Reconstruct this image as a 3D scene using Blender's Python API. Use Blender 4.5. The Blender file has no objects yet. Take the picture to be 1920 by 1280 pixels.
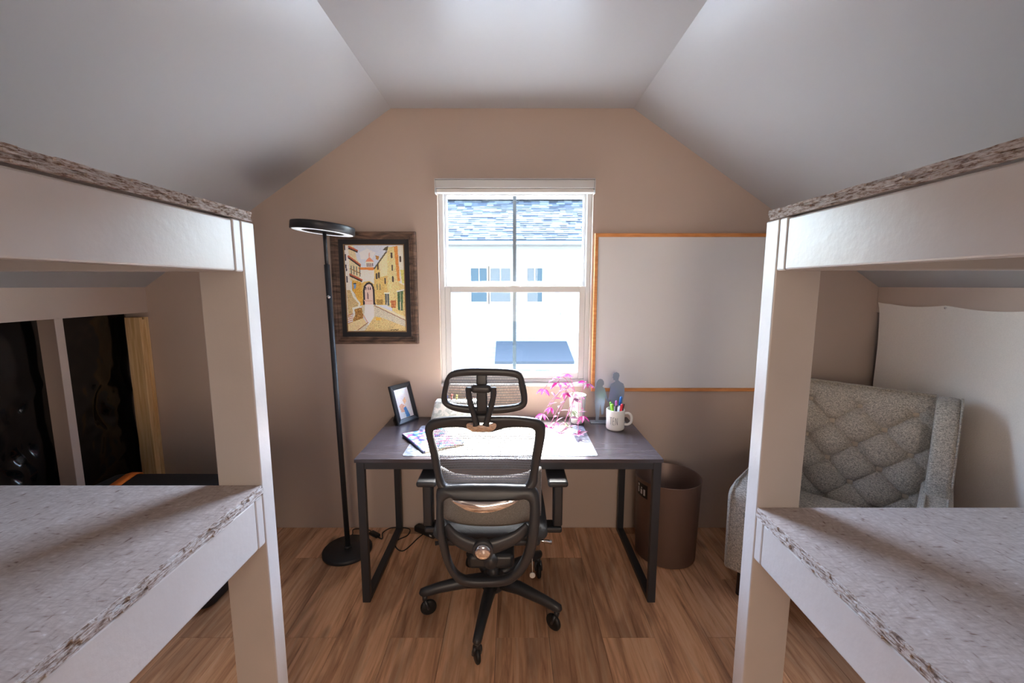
import bpy, bmesh, math, random
import numpy as np
from mathutils import Vector, Matrix, noise
random.seed(7)
sc = bpy.context.scene
C = sc.collection
PI = math.pi

# ------------------------------------------------------------------ camera, sky, sun, lights, exposure
cam_d = bpy.data.cameras.new('camera'); cam = bpy.data.objects.new('camera', cam_d); C.objects.link(cam)
cam_d.sensor_width = 36.0; cam_d.lens = 15.0; cam_d.clip_start = 0.02
cam.location = (0, 0, 1.55); cam.rotation_euler = (PI/2 - math.atan(105/800), 0, 0)
sc.camera = cam

world = bpy.data.worlds.new('sky'); sc.world = world; world.use_nodes = True
wn = world.node_tree.nodes; wl = world.node_tree.links
bg = wn['Background']
sky = wn.new('ShaderNodeTexSky'); sky.sky_type = 'NISHITA'; sky.sun_disc = False
sky.sun_elevation = math.radians(60); sky.sun_rotation = math.radians(6); sky.air_density = 1.0; sky.dust_density = 2.5
wl.new(sky.outputs['Color'], bg.inputs['Color']); bg.inputs['Strength'].default_value = 3.1

def light(name, kind, energy, color, loc, direction, **kw):
    d = bpy.data.lights.new(name, kind); o = bpy.data.objects.new(name, d); C.objects.link(o)
    d.energy = energy; d.color = color; o.location = loc
    o.rotation_euler = Vector(direction).to_track_quat('-Z', 'Y').to_euler()
    for k, v in kw.items(): setattr(d, k, v)
    return o
se, sa = math.radians(60), math.radians(6)
sun = light('sun', 'SUN', 8.5, (1.0, 0.96, 0.9), (1, 8, 9),
            (-math.sin(sa)*math.cos(se), -math.cos(sa)*math.cos(se), -math.sin(se)), angle=math.radians(0.6))
portal = light('window_portal', 'AREA', 1, (1, 1, 1), (0.02, 2.74, 1.54), (0, -1, 0), shape='RECTANGLE', size=0.95, size_y=1.25)
portal.data.cycles.is_portal = True
vs = sc.view_settings
vs.view_transform = 'Standard'; vs.look = 'None'; vs.exposure = 1.65; vs.gamma = 1.0; vs.use_curve_mapping = False

# ------------------------------------------------------------------ materials
def lin(c):
    return tuple(((v/255)/12.92 if v/255 <= 0.04045 else ((v/255+0.055)/1.055)**2.4) for v in c)
def srgb(*c): return lin(c) + (1.0,)
MATS = {}
def new_mat(name):
    m = bpy.data.materials.new(name); m.use_nodes = True
    nt = m.node_tree; return m, nt.nodes, nt.links, nt.nodes['Principled BSDF']
def mat(name, col, rough=0.5, metal=0.0, bump=0.0, bscale=60.0, vary=0.0, vscale=8.0, spec=0.5, coat=0.0, sheen=0.0, stretch=None):
    if name in MATS: return MATS[name]
    m, n, l, p = new_mat(name)
    p.inputs['Base Color'].default_value = srgb(*col); p.inputs['Roughness'].default_value = rough
    p.inputs['Metallic'].default_value = metal; p.inputs['Specular IOR Level'].default_value = spec
    p.inputs['Coat Weight'].default_value = coat; p.inputs['Sheen Weight'].default_value = sheen
    tc = n.new('ShaderNodeTexCoord'); src = tc.outputs['Object']
    if stretch:
        mp = n.new('ShaderNodeMapping'); mp.inputs['Scale'].default_value = stretch; l.new(src, mp.inputs['Vector']); src = mp.outputs['Vector']
    if vary:
        t = n.new('ShaderNodeTexNoise'); t.inputs['Scale'].default_value = vscale; t.inputs['Detail'].default_value = 6; l.new(src, t.inputs['Vector'])
        r = n.new('ShaderNodeMapRange'); r.inputs['From Min'].default_value = 0.3; r.inputs['From Max'].default_value = 0.7
        r.inputs['To Min'].default_value = 1-vary; r.inputs['To Max'].default_value = 1+vary; l.new(t.outputs['Fac'], r.inputs['Value'])
        mx = n.new('ShaderNodeVectorMath'); mx.operation = 'SCALE'; mx.inputs[0].default_value = lin(col); l.new(r.outputs['Result'], mx.inputs['Scale'])
        l.new(mx.outputs['Vector'], p.inputs['Base Color'])
    if bump:
        t = n.new('ShaderNodeTexNoise'); t.inputs['Scale'].default_value = bscale; t.inputs['Detail'].default_value = 5; l.new(src, t.inputs['Vector'])
        b = n.new('ShaderNodeBump'); b.inputs['Strength'].default_value = bump; b.inputs['Distance'].default_value = 0.004
        l.new(t.outputs['Fac'], b.inputs['Height']); l.new(b.outputs['Normal'], p.inputs['Normal'])
    MATS[name] = m; return m
def ramp(n, stops):
    r = n.new('ShaderNodeValToRGB'); e = r.color_ramp.elements
    while len(e) < len(stops): e.new(0.5)
    for el, (pos, col) in zip(e, stops): el.position = pos; el.color = col
    return r

def m_planks():
    m, n, l, p = new_mat('vinyl_plank')
    tc = n.new('ShaderNodeTexCoord'); oi = n.new('ShaderNodeObjectInfo')
    off = n.new('ShaderNodeVectorMath'); off.operation = 'SCALE'; off.inputs[0].default_value = (7.3, 13.1, 3.7); l.new(oi.outputs['Random'], off.inputs['Scale'])
    add = n.new('ShaderNodeVectorMath'); add.operation = 'ADD'; l.new(tc.outputs['Object'], add.inputs[0]); l.new(off.outputs['Vector'], add.inputs[1])
    # long grain
    mp = n.new('ShaderNodeMapping'); mp.inputs['Scale'].default_value = (22, 1.3, 1); l.new(add.outputs['Vector'], mp.inputs['Vector'])
    g = n.new('ShaderNodeTexNoise'); g.inputs['Scale'].default_value = 1.6; g.inputs['Detail'].default_value = 9; g.inputs['Roughness'].default_value = 0.65; g.inputs['Distortion'].default_value = 0.9; l.new(mp.outputs['Vector'], g.inputs['Vector'])
    # broad cathedral tone
    mp2 = n.new('ShaderNodeMapping'); mp2.inputs['Scale'].default_value = (5, 0.9, 1); l.new(add.outputs['Vector'], mp2.inputs['Vector'])
    b = n.new('ShaderNodeTexNoise'); b.inputs['Scale'].default_value = 1.3; b.inputs['Detail'].default_value = 4; b.inputs['Distortion'].default_value = 1.6; l.new(mp2.outputs['Vector'], b.inputs['Vector'])
    # knots
    mp3 = n.new('ShaderNodeMapping'); mp3.inputs['Scale'].default_value = (5.0, 1.9, 1); l.new(add.outputs['Vector'], mp3.inputs['Vector'])
    v = n.new('ShaderNodeTexVoronoi'); v.inputs['Scale'].default_value = 1.0; v.inputs['Randomness'].default_value = 1.0; l.new(mp3.outputs['Vector'], v.inputs['Vector'])
    kn = ramp(n, [(0.0, (0.25, 0.25, 0.25, 1)), (0.05, (0.45, 0.45, 0.45, 1)), (0.13, (1, 1, 1, 1))]); l.new(v.outputs['Distance'], kn.inputs['Fac'])
    cr = ramp(n, [(0.25, srgb(118, 82, 62)), (0.36, srgb(190, 138, 102)), (0.50, srgb(222, 170, 130)), (0.72, srgb(236, 196, 160))]); l.new(g.outputs['Fac'], cr.inputs['Fac'])
    br = ramp(n, [(0.36, (0.60, 0.57, 0.56, 1)), (0.54, (1.0, 1.0, 1.0, 1))]); l.new(b.outputs['Fac'], br.inputs['Fac'])
    m1 = n.new('ShaderNodeMix'); m1.data_type = 'RGBA'; m1.blend_type = 'MULTIPLY'; m1.inputs['Factor'].default_value = 0.85; l.new(cr.outputs['Color'], m1.inputs['A']); l.new(br.outputs['Color'], m1.inputs['B'])
    m2 = n.new('ShaderNodeMix'); m2.data_type = 'RGBA'; m2.blend_type = 'MULTIPLY'; m2.inputs['Factor'].default_value = 0.8; l.new(m1.outputs['Result'], m2.inputs['A']); l.new(kn.outputs['Color'], m2.inputs['B'])
    rv = n.new('ShaderNodeMapRange'); rv.inputs['To Min'].default_value = 0.78; rv.inputs['To Max'].default_value = 1.16; l.new(oi.outputs['Random'], rv.inputs['Value'])
    sc_ = n.new('ShaderNodeVectorMath'); sc_.operation = 'SCALE'; l.new(m2.outputs['Result'], sc_.inputs[0]); l.new(rv.outputs['Result'], sc_.inputs['Scale'])
    l.new(sc_.outputs['Vector'], p.inputs['Base Color']); p.inputs['Roughness'].default_value = 0.42
    bp = n.new('ShaderNodeBump'); bp.inputs['Strength'].default_value = 0.18; bp.inputs['Distance'].default_value = 0.002; l.new(g.outputs['Fac'], bp.inputs['Height']); l.new(bp.outputs['Normal'], p.inputs['Normal'])
    return m
def m_osb():
    m, n, l, p = new_mat('painted_osb')
    tc = n.new('ShaderNodeTexCoord')
    d = n.new('ShaderNodeTexNoise'); d.inputs['Scale'].default_value = 5; d.inputs['Detail'].default_value = 2; l.new(tc.outputs['Object'], d.inputs['Vector'])
    ds = n.new('ShaderNodeVectorMath'); ds.operation = 'SCALE'; ds.inputs['Scale'].default_value = 0.05; l.new(d.outputs['Color'], ds.inputs[0])
    ad = n.new('ShaderNodeVectorMath'); l.new(tc.outputs['Object'], ad.inputs[0]); l.new(ds.outputs['Vector'], ad.inputs[1])
    hs = []
    for i, (sx, sy, rot) in enumerate(((17, 62, 0.25), (60, 18, -0.5), (20, 66, 1.0))):
        mp = n.new('ShaderNodeMapping'); mp.inputs['Scale'].default_value = (sx, sy, 6); mp.inputs['Rotation'].default_value = (0, 0, rot); l.new(ad.outputs['Vector'], mp.inputs['Vector'])
        v = n.new('ShaderNodeTexVoronoi'); v.inputs['Scale'].default_value = 1.0; l.new(mp.outputs['Vector'], v.inputs['Vector'])
        hs.append(v)
    sep = [n.new('ShaderNodeSeparateColor') for _ in hs]
    for v, s_ in zip(hs, sep): l.new(v.outputs['Color'], s_.inputs['Color'])
    a = n.new('ShaderNodeMath'); a.operation = 'ADD'; l.new(sep[0].outputs['Red'], a.inputs[0]); l.new(sep[1].outputs['Red'], a.inputs[1])
    a2 = n.new('ShaderNodeMath'); a2.operation = 'ADD'; l.new(a.outputs[0], a2.inputs[0]); l.new(sep[2].outputs['Red'], a2.inputs[1])
    bp = n.new('ShaderNodeBump'); bp.inputs['Strength'].default_value = 1.0; bp.inputs['Distance'].default_value = 0.0028; l.new(a2.outputs[0], bp.inputs['Height']); l.new(bp.outputs['Normal'], p.inputs['Normal'])
    # small bare chips and pits the paint missed
    col = None
    for k, (sx, sy, rot, lo_) in enumerate(((40, 120, 0.35, 0.265), (110, 36, -0.3, 0.26), (60, 140, 1.2, 0.26))):
        mp = n.new('ShaderNodeMapping'); mp.inputs['Scale'].default_value = (sx, sy, 5); mp.inputs['Rotation'].default_value = (0, 0, rot); mp.inputs['Location'].default_value = (k*3.1, k*7.7, k); l.new(ad.outputs['Vector'], mp.inputs['Vector'])
        t = n.new('ShaderNodeTexNoise'); t.inputs['Scale'].default_value = 1.0; t.inputs['Detail'].default_value = 1.5; l.new(mp.outputs['Vector'], t.inputs['Vector'])
        cr = ramp(n, [(lo_-0.06, srgb(120, 92, 80)), (lo_, srgb(164, 144, 136)), (lo_+0.05, srgb(188, 176, 171)), (0.5, srgb(204, 193, 188)), (0.62, srgb(212, 203, 200)), (0.72, srgb(232, 228, 228))]); l.new(t.outputs['Fac'], cr.inputs['Fac'])
        if col is None: col = cr.outputs['Color']
        else:
            mx = n.new('ShaderNodeMix'); mx.data_type = 'RGBA'; mx.blend_type = 'DARKEN' if k == 1 else 'MULTIPLY'; mx.inputs['Factor'].default_value = 1.0 if k == 1 else 0.45
            l.new(col, mx.inputs['A']); l.new(cr.outputs['Color'], mx.inputs['B']); col = mx.outputs['Result']
    l.new(col, p.inputs['Base Color']); p.inputs['Roughness'].default_value = 0.36
    return m
def m_osb_edge():
    m, n, l, p = new_mat('rough_osb_edge')
    tc = n.new('ShaderNodeTexCoord')
    mp = n.new('ShaderNodeMapping'); mp.inputs['Scale'].default_value = (60, 48, 220); l.new(tc.outputs['Object'], mp.inputs['Vector'])
    t = n.new('ShaderNodeTexNoise'); t.inputs['Scale'].default_value = 1.0; t.inputs['Detail'].default_value = 5; t.inputs['Roughness'].default_value = 0.7; l.new(mp.outputs['Vector'], t.inputs['Vector'])
    cr = ramp(n, [(0.33, srgb(84, 62, 52)), (0.43, srgb(146, 122, 108)), (0.50, srgb(184, 171, 165)), (0.66, srgb(212, 206, 204))]); l.new(t.outputs['Fac'], cr.inputs['Fac'])
    l.new(cr.outputs['Color'], p.inputs['Base Color']); p.inputs['Roughness'].default_value = 0.75
    bp = n.new('ShaderNodeBump'); bp.inputs['Strength'].default_value = 1.0; bp.inputs['Distance'].default_value = 0.006; l.new(t.outputs['Fac'], bp.inputs['Height']); l.new(bp.outputs['Normal'], p.inputs['Normal'])
    return m
def m_mesh():
    m, n, l, p = new_mat('woven_mesh')
    tc = n.new('ShaderNodeTexCoord'); mp = n.new('ShaderNodeMapping'); mp.inputs['Rotation'].default_value = (PI/2, 0, 0); l.new(tc.outputs['Object'], mp.inputs['Vector'])
    b = n.new('ShaderNodeTexBrick'); b.inputs['Scale'].default_value = 1.0; b.inputs['Brick Width'].default_value = 0.0062; b.inputs['Row Height'].default_value = 0.0105
    b.inputs['Mortar Size'].default_value = 0.0013; b.inputs['Mortar Smooth'].default_value = 0.0; b.offset = 0.5
    l.new(mp.outputs['Vector'], b.inputs['Vector'])
    tr = n.new('ShaderNodeBsdfTransparent'); mx = n.new('ShaderNodeMixShader')
    l.new(b.outputs['Fac'], mx.inputs['Fac']); l.new(tr.outputs['BSDF'], mx.inputs[1]); l.new(p.outputs['BSDF'], mx.inputs[2])
    l.new(mx.outputs['Shader'], n['Material Output'].inputs['Surface'])
    p.inputs['Base Color'].default_value = srgb(126, 132, 146); p.inputs['Roughness'].default_value = 0.45
    return m
def m_glass(name, tint=(1, 1, 1, 1), rough=0.0):
    m, n, l, p = new_mat(name)
    n.remove(p)
    tr = n.new('ShaderNodeBsdfTransparent'); tr.inputs['Color'].default_value = tint
    gl = n.new('ShaderNodeBsdfGlossy'); gl.inputs['Roughness'].default_value = rough
    lw_ = n.new('ShaderNodeLayerWeight'); lw_.inputs['Blend'].default_value = 0.5
    pw5 = n.new('ShaderNodeMath'); pw5.operation = 'POWER'; pw5.inputs[1].default_value = 5.0; l.new(lw_.outputs['Facing'], pw5.inputs[0])
    fr = n.new('ShaderNodeMapRange'); fr.inputs['To Min'].default_value = 0.015; fr.inputs['To Max'].default_value = 1.0; l.new(pw5.outputs[0], fr.inputs['Value'])
    mx = n.new('ShaderNodeMixShader'); l.new(fr.outputs['Result'], mx.inputs['Fac']); l.new(tr.outputs['BSDF'], mx.inputs[1]); l.new(gl.outputs['BSDF'], mx.inputs[2])
    l.new(mx.outputs['Shader'], n['Material Output'].inputs['Surface'])
    return m
def m_islands(name, cols, rough=0.8):
    m, n, l, p = new_mat(name)
    g = n.new('ShaderNodeNewGeometry')
    r = ramp(n, [(i/(len(cols)-1), srgb(*c)) for i, c in enumerate(cols)]); l.new(g.outputs['Random Per Island'], r.inputs['Fac'])
    l.new(r.outputs['Color'], p.inputs['Base Color']); p.inputs['Roughness'].default_value = rough; p.inputs['Specular IOR Level'].default_value = 0.1
    return m
def m_tweed():
    m, n, l, p = new_mat('grey_tweed')
    tc = n.new('ShaderNodeTexCoord')
    mp = n.new('ShaderNodeMapping'); mp.inputs['Scale'].default_value = (420, 420, 110); l.new(tc.outputs['Object'], mp.inputs['Vector'])
    t = n.new('ShaderNodeTexNoise'); t.inputs['Scale'].default_value = 1.0; t.inputs['Detail'].default_value = 3; l.new(mp.outputs['Vector'], t.inputs['Vector'])
    mp2 = n.new('ShaderNodeMapping'); mp2.inputs['Scale'].default_value = (110, 110, 420); l.new(tc.outputs['Object'], mp2.inputs['Vector'])
    t2 = n.new('ShaderNodeTexNoise'); t2.inputs['Scale'].default_value = 1.0; t2.inputs['Detail'].default_value = 3; l.new(mp2.outputs['Vector'], t2.inputs['Vector'])
    a = n.new('ShaderNodeMath'); a.operation = 'ADD'; l.new(t.outputs['Fac'], a.inputs[0]); l.new(t2.outputs['Fac'], a.inputs[1])
    hv = n.new('ShaderNodeMath'); hv.operation = 'MULTIPLY'; hv.inputs[1].default_value = 0.5; l.new(a.outputs[0], hv.inputs[0])
    cr = ramp(n, [(0.38, srgb(120, 114, 108)), (0.5, srgb(174, 166, 154)), (0.62, srgb(216, 206, 190))]); l.new(hv.outputs[0], cr.inputs['Fac'])
    l.new(cr.outputs['Color'], p.inputs['Base Color']); p.inputs['Roughness'].default_value = 0.9; p.inputs['Sheen Weight'].default_value = 0.2
    bp = n.new('ShaderNodeBump'); bp.inputs['Strength'].default_value = 0.35; bp.inputs['Distance'].default_value = 0.0015; l.new(hv.outputs[0], bp.inputs['Height']); l.new(bp.outputs['Normal'], p.inputs['Normal'])
    return m
def m_vcol(name, rough=0.5, coat=0.0):
    m, n, l, p = new_mat(name)
    a = n.new('ShaderNodeVertexColor'); a.layer_name = 'Col'; l.new(a.outputs['Color'], p.inputs['Base Color'])
    p.inputs['Roughness'].default_value = rough; p.inputs['Coat Weight'].default_value = coat
    return m
def m_blobs(name, cols, scale, rough=0.5):
    m, n, l, p = new_mat(name)
    tc = n.new('ShaderNodeTexCoord'); v = n.new('ShaderNodeTexVoronoi'); v.inputs['Scale'].default_value = scale
    d = n.new('ShaderNodeTexNoise'); d.inputs['Scale'].default_value = scale*0.8; l.new(tc.outputs['Object'], d.inputs['Vector'])
    ds = n.new('ShaderNodeVectorMath'); ds.operation = 'SCALE'; ds.inputs['Scale'].default_value = 1.2/scale; l.new(d.outputs['Color'], ds.inputs[0])
    ad = n.new('ShaderNodeVectorMath'); l.new(tc.outputs['Object'], ad.inputs[0]); l.new(ds.outputs['Vector'], ad.inputs[1])
    l.new(ad.outputs['Vector'], v.inputs['Vector'])
    s = n.new('ShaderNodeSeparateColor'); l.new(v.outputs['Color'], s.inputs['Color'])
    r = ramp(n, [(i/len(cols), srgb(*c)) for i, c in enumerate(cols)]); r.color_ramp.interpolation = 'CONSTANT'
    l.new(s.outputs['Red'], r.inputs['Fac']); l.new(r.outputs['Color'], p.inputs['Base Color']); p.inputs['Roughness'].default_value = rough
    return m
def m_wood(name, dark, light_, scale=(90, 90, 4), rough=0.6):
    m, n, l, p = new_mat(name)
    tc = n.new('ShaderNodeTexCoord'); mp = n.new('ShaderNodeMapping'); mp.inputs['Scale'].default_value = scale; l.new(tc.outputs['Object'], mp.inputs['Vector'])
    t = n.new('ShaderNodeTexNoise'); t.inputs['Scale'].default_value = 1.0; t.inputs['Detail'].default_value = 5; t.inputs['Distortion'].default_value = 0.7; l.new(mp.outputs['Vector'], t.inputs['Vector'])
    r = ramp(n, [(0.35, srgb(*dark)), (0.65, srgb(*light_))]); l.new(t.outputs['Fac'], r.inputs['Fac']); l.new(r.outputs['Color'], p.inputs['Base Color'])
    p.inputs['Roughness'].default_value = rough
    return m

WALL = mat('taupe_wall_paint', (192, 172, 158), 0.62, bump=0.10, bscale=140)
CEIL = mat('ceiling_paint', (170, 169, 171), 0.30, bump=0.03, bscale=50)
WHITE = mat('white_vinyl', (206, 205, 203), 0.35)
BEDPAINT = mat('painted_lumber', (188, 180, 176), 0.33, bump=0.22, bscale=38, vary=0.04, vscale=5)
PLANK = m_planks(); OSB = m_osb(); OSBE = m_osb_edge(); MESH = m_mesh()
GLASS = m_glass('window_glass', (0.93, 0.97, 0.98, 1))
JOINT = mat('floor_joint', (52, 38, 30), 0.8)
PINE = m_wood('raw_pine', (214, 170, 112), (240, 206, 154), (60, 60, 3))
BLACKMETAL = mat('black_powder_coat', (40, 41, 45), 0.42, bump=0.05, bscale=400)
BLACKPL = mat('black_plastic', (44, 45, 48), 0.38, bump=0.06, bscale=500)
CHROME = mat('chrome', (225, 225, 228), 0.08, 1.0)
RUBBER = mat('dark_rubber', (22, 22, 23), 0.5)
TWEED = m_tweed()

# ------------------------------------------------------------------ mesh helpers
class MB:
    def __init__(s): s.v = []; s.f = []; s.m = []
    def add(s, vs, fs, mi=0):
        o = len(s.v); s.v += [tuple(q) for q in vs]; s.f += [tuple(i+o for i in f) for f in fs]; s.m += [mi]*len(fs); return s
    def box(s, x0, x1, y0, y1, z0, z1, mi=0, tm=None):
        vs = [(x, y, z) for z in (z0, z1) for y in (y0, y1) for x in (x0, x1)]
        if tm is not None: vs = [tm @ Vector(q) for q in vs]
        return s.add(vs, [(0,2,3,1),(4,5,7,6),(0,1,5,4),(2,6,7,3),(0,4,6,2),(1,3,7,5)], mi)
    def tube(s, path, r, n=10, caps=True, mi=0, flat=1.0):
        P = [Vector(p) for p in path]; k = len(P)
        R = r if isinstance(r, (list, tuple)) else [r]*k
        T = [(P[min(i+1, k-1)]-P[max(i-1, 0)]).normalized() for i in range(k)]
        up = Vector((0, 0, 1)) if abs(T[0].z) < 0.9 else Vector((1, 0, 0))
        N = (up - T[0]*up.dot(T[0])).normalized(); vs = []
        for i in range(k):
            N = (N - T[i]*N.dot(T[i])).normalized(); B = T[i].cross(N)
            for j in range(n):
                a = 2*PI*j/n; vs.append(P[i] + N*(math.cos(a)*R[i]) + B*(math.sin(a)*R[i]*flat))
        fs = [(i*n+j, i*n+(j+1)%n, (i+1)*n+(j+1)%n, (i+1)*n+j) for i in range(k-1) for j in range(n)]
        if caps: fs += [tuple(range(n-1, -1, -1)), tuple((k-1)*n+j for j in range(n))]
        return s.add(vs, fs, mi)
    def lathe(s, prof, c=(0, 0, 0), n=32, mi=0, tm=None, closed=False):
        vs = [Vector((r*math.cos(2*PI*j/n), r*math.sin(2*PI*j/n), z)) for r, z in prof for j in range(n)]
        if tm is not None: vs = [tm @ q for q in vs]
        vs = [q + Vector(c) for q in vs]; k = len(prof)
        fs = [(i*n+j, i*n+(j+1)%n, (i+1)*n+(j+1)%n, (i+1)*n+j) for i in range(k-1) for j in range(n)]
        if closed: fs += [((k-1)*n+j, (k-1)*n+(j+1)%n, (j+1)%n, j) for j in range(n)]
        else:
            if prof[0][0] > 1e-6: fs.append(tuple(range(n-1, -1, -1)))
            if prof[-1][0] > 1e-6: fs.append(tuple((k-1)*n+j for j in range(n)))
        return s.add(vs, fs, mi)
    def prism(s, poly, a0, a1, axis='y', mi=0):
        n = len(poly)
        f = {'y': lambda p, a: (p[0], a, p[1]), 'x': lambda p, a: (a, p[0], p[1]), 'z': lambda p, a: (p[0], p[1], a)}[axis]
        vs = [f(p, a0) for p in poly] + [f(p, a1) for p in poly]
        fs = [tuple(range(n-1, -1, -1)), tuple(range(n, 2*n))] + [(i, (i+1) % n, n+(i+1) % n, n+i) for i in range(n)]
        return s.add(vs, fs, mi)
    def grid(s, fn, nu, nv, mi=0):
        vs = [fn(i/nu, j/nv) for j in range(nv+1) for i in range(nu+1)]; w = nu+1
        return s.add(vs, [(j*w+i, j*w+i+1, (j+1)*w+i+1, (j+1)*w+i) for j in range(nv) for i in range(nu)], mi)
    def rbox(s, x0, x1, y0, y1, z0, z1, r=0.03, k=4, mi=0, tm=None, puff=0.0):
        """a box with rounded edges (cube-sphere swept), optionally puffed on its faces"""
        hx, hy, hz = (x1-x0)/2, (y1-y0)/2, (z1-z0)/2; r = min(r, hx, hy, hz)
        c = Vector(((x0+x1)/2, (y0+y1)/2, (z0+z1)/2)); m = 2*k+2; bm = {}
        vs = []; fs = []
        def param(t, h):   # t in 0..m -> (core position, arc parameter)
            if t <= k: return -(h-r), -math.cos(t/k*PI/2) if k else -1
            return (h-r), math.sin((t-k-2)/k*PI/2)
        ts = list(range(0, k+1)) + list(range(k+2, 2*k+3))
        def vert(a, b, e):
            d = Vector((a[1], b[1], e[1])); 
            if d.length > 0: d.normalize()
            p = Vector((a[0], b[0], e[0])) + d*r
            if puff:
                q = (abs(p.x)/hx, abs(p.y)/hy, abs(p.z)/hz)
                p += Vector((d.x*puff*(1-q[1]**2)*(1-q[2]**2), d.y*puff*(1-q[0]**2)*(1-q[2]**2), d.z*puff*(1-q[0]**2)*(1-q[1]**2)))
            key = (round(p.x, 5), round(p.y, 5), round(p.z, 5))
            if key not in bm:
                bm[key] = len(vs); q = p + c; vs.append(tm @ q if tm is not None else q)
            return bm[key]
        L = []
        for h in (hx, hy, hz):
            seq = []
            for t in range(k+1): a = -PI/2 + t/k*PI/2; seq.append((-(h-r), math.sin(a)))
            if puff:
                for t in (0.25, 0.5, 0.75): seq.append((-(h-r)+2*(h-r)*t, 0.0))
            for t in range(k+1): a = t/k*PI/2; seq.append((h-r, math.sin(a)))
            L.append(seq)
        def face(fixed, sgn):
            o = [i for i in range(3) if i != fixed]
            A, B = L[o[0]], L[o[1]]
            def vv(a, b):
                da, db = a[1], b[1]
                q = max(0.0, 1-da*da-db*db)
                e = [None]*3
                mlen = max(abs(da), abs(db))
                # map the square of arc params onto the sphere octant
                nx, ny = da, db
                nz = 1.0
                v3 = Vector((math.tan(math.asin(da)/2)/math.tan(PI/4) if abs(da) < 1 else math.copysign(1, da), math.tan(math.asin(db)/2)/math.tan(PI/4) if abs(db) < 1 else math.copysign(1, db), 1.0))
                e[o[0]] = (a[0], v3.x); e[o[1]] = (b[0], v3.y); e[fixed] = (sgn*([hx, hy, hz][fixed]-r), sgn*1.0)
                return vert(e[0], e[1], e[2])
            for i in range(len(A)-1):
                for j in range(len(B)-1):
                    q = [vv(A[i], B[j]), vv(A[i+1], B[j]), vv(A[i+1], B[j+1]), vv(A[i], B[j+1])]
                    u = []
                    for w in q:
                        if w not in u: u.append(w)
                    if len(u) >= 3: fs.append(tuple(u))
        for fx in range(3):
            for sg in (-1, 1): face(fx, sg)
        return s.add(vs, fs, mi)
    def rectring(s, x0, x1, z0, z1, rings, mi=0, fill=False):
        """concentric rectangles in the xz plane: rings = [(inset, y)]"""
        o = len(s.v); vs = []
        for d, y in rings: vs += [(x0+d, y, z0+d), (x1-d, y, z0+d), (x1-d, y, z1-d), (x0+d, y, z1-d)]
        fs = [(i*4+j, i*4+(j+1) % 4, (i+1)*4+(j+1) % 4, (i+1)*4+j) for i in range(len(rings)-1) for j in range(4)]
        if fill: k = (len(rings)-1)*4; fs.append((k, k+1, k+2, k+3))
        return s.add(vs, fs, mi)
    def loopring(s, outer, inner, yf, th, n=96, k=10, mi=0, grow=1.0):
        """a rounded frame between two closed outlines in xz, its depth following yf(z)"""
        cx = sum(p[0] for p in inner)/len(inner); cz = sum(p[1] for p in inner)/len(inner)
        O = radial(outer, cx, cz, n); I = radial(inner, cx, cz, n); vs = []
        for i in range(n):
            a, b = O[i], I[i]; mx, mz = (a[0]+b[0])/2, (a[1]+b[1])/2; hx, hz = (a[0]-b[0])/2, (a[1]-b[1])/2
            for j in range(k):
                t = 2*PI*j/k; ct, st = math.cos(t), math.sin(t)
                ce = math.copysign(abs(ct)**0.7, ct); se_ = math.copysign(abs(st)**0.7, st)
                x, z = mx+hx*ce, mz+hz*ce; vs.append((x, yf(z) + se_*th/2, z))
        fs = [(i*k+j, i*k+(j+1) % k, ((i+1) % n)*k+(j+1) % k, ((i+1) % n)*k+j) for i in range(n) for j in range(k)]
        s.add(vs, fs, mi); return I
    def loopfill(s, loop, yf, bulge=0.0, rings=6, mi=0):
        n = len(loop); cx = sum(p[0] for p in loop)/n; cz = sum(p[1] for p in loop)/n; vs = []
        for r in range(rings):
            t = 1-r/rings
            for x, z in loop:
                X, Z = cx+(x-cx)*t, cz+(z-cz)*t; vs.append((X, yf(Z)+bulge*(1-t*t), Z))
        vs.append((cx, yf(cz)+bulge, cz)); fs = []
        for r in range(rings-1):
            for i in range(n): fs.append((r*n+i, r*n+(i+1) % n, (r+1)*n+(i+1) % n, (r+1)*n+i))
        for i in range(n): fs.append(((rings-1)*n+i, (rings-1)*n+(i+1) % n, rings*n))
        return s.add(vs, fs, mi)
    def build(s, name, mats, parent=None, smooth=False, bevel=0.0, world=True, seg=2):
        me = bpy.data.meshes.new(name)
        off = ORIG.get(parent.name, Vector((0, 0, 0))) if (parent is not None and world) else Vector((0, 0, 0))
        me.from_pydata([tuple(Vector(q)-off) for q in s.v], [], s.f)
        ms = mats if isinstance(mats, (list, tuple)) else [mats]
        for m in ms: me.materials.append(m)
        if len(ms) > 1:
            for p, mi in zip(me.polygons, s.m): p.material_index = mi
        bm = bmesh.new(); bm.from_mesh(me); bmesh.ops.recalc_face_normals(bm, faces=bm.faces); bm.to_mesh(me); bm.free()
        o = bpy.data.objects.new(name, me); C.objects.link(o)
        if parent is not None: o.parent = parent; ORIG[o.name] = ORIG.get(parent.name, Vector((0, 0, 0)))
        if smooth: me.shade_auto_smooth(math.radians(42)) if hasattr(me, 'shade_auto_smooth') else [setattr(p, 'use_smooth', True) for p in me.polygons]
        if bevel:
            b = o.modifiers.new('bevel', 'BEVEL'); b.width = bevel; b.segments = seg; b.limit_method = 'ANGLE'; b.angle_limit = math.radians(40)
        return o
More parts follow.
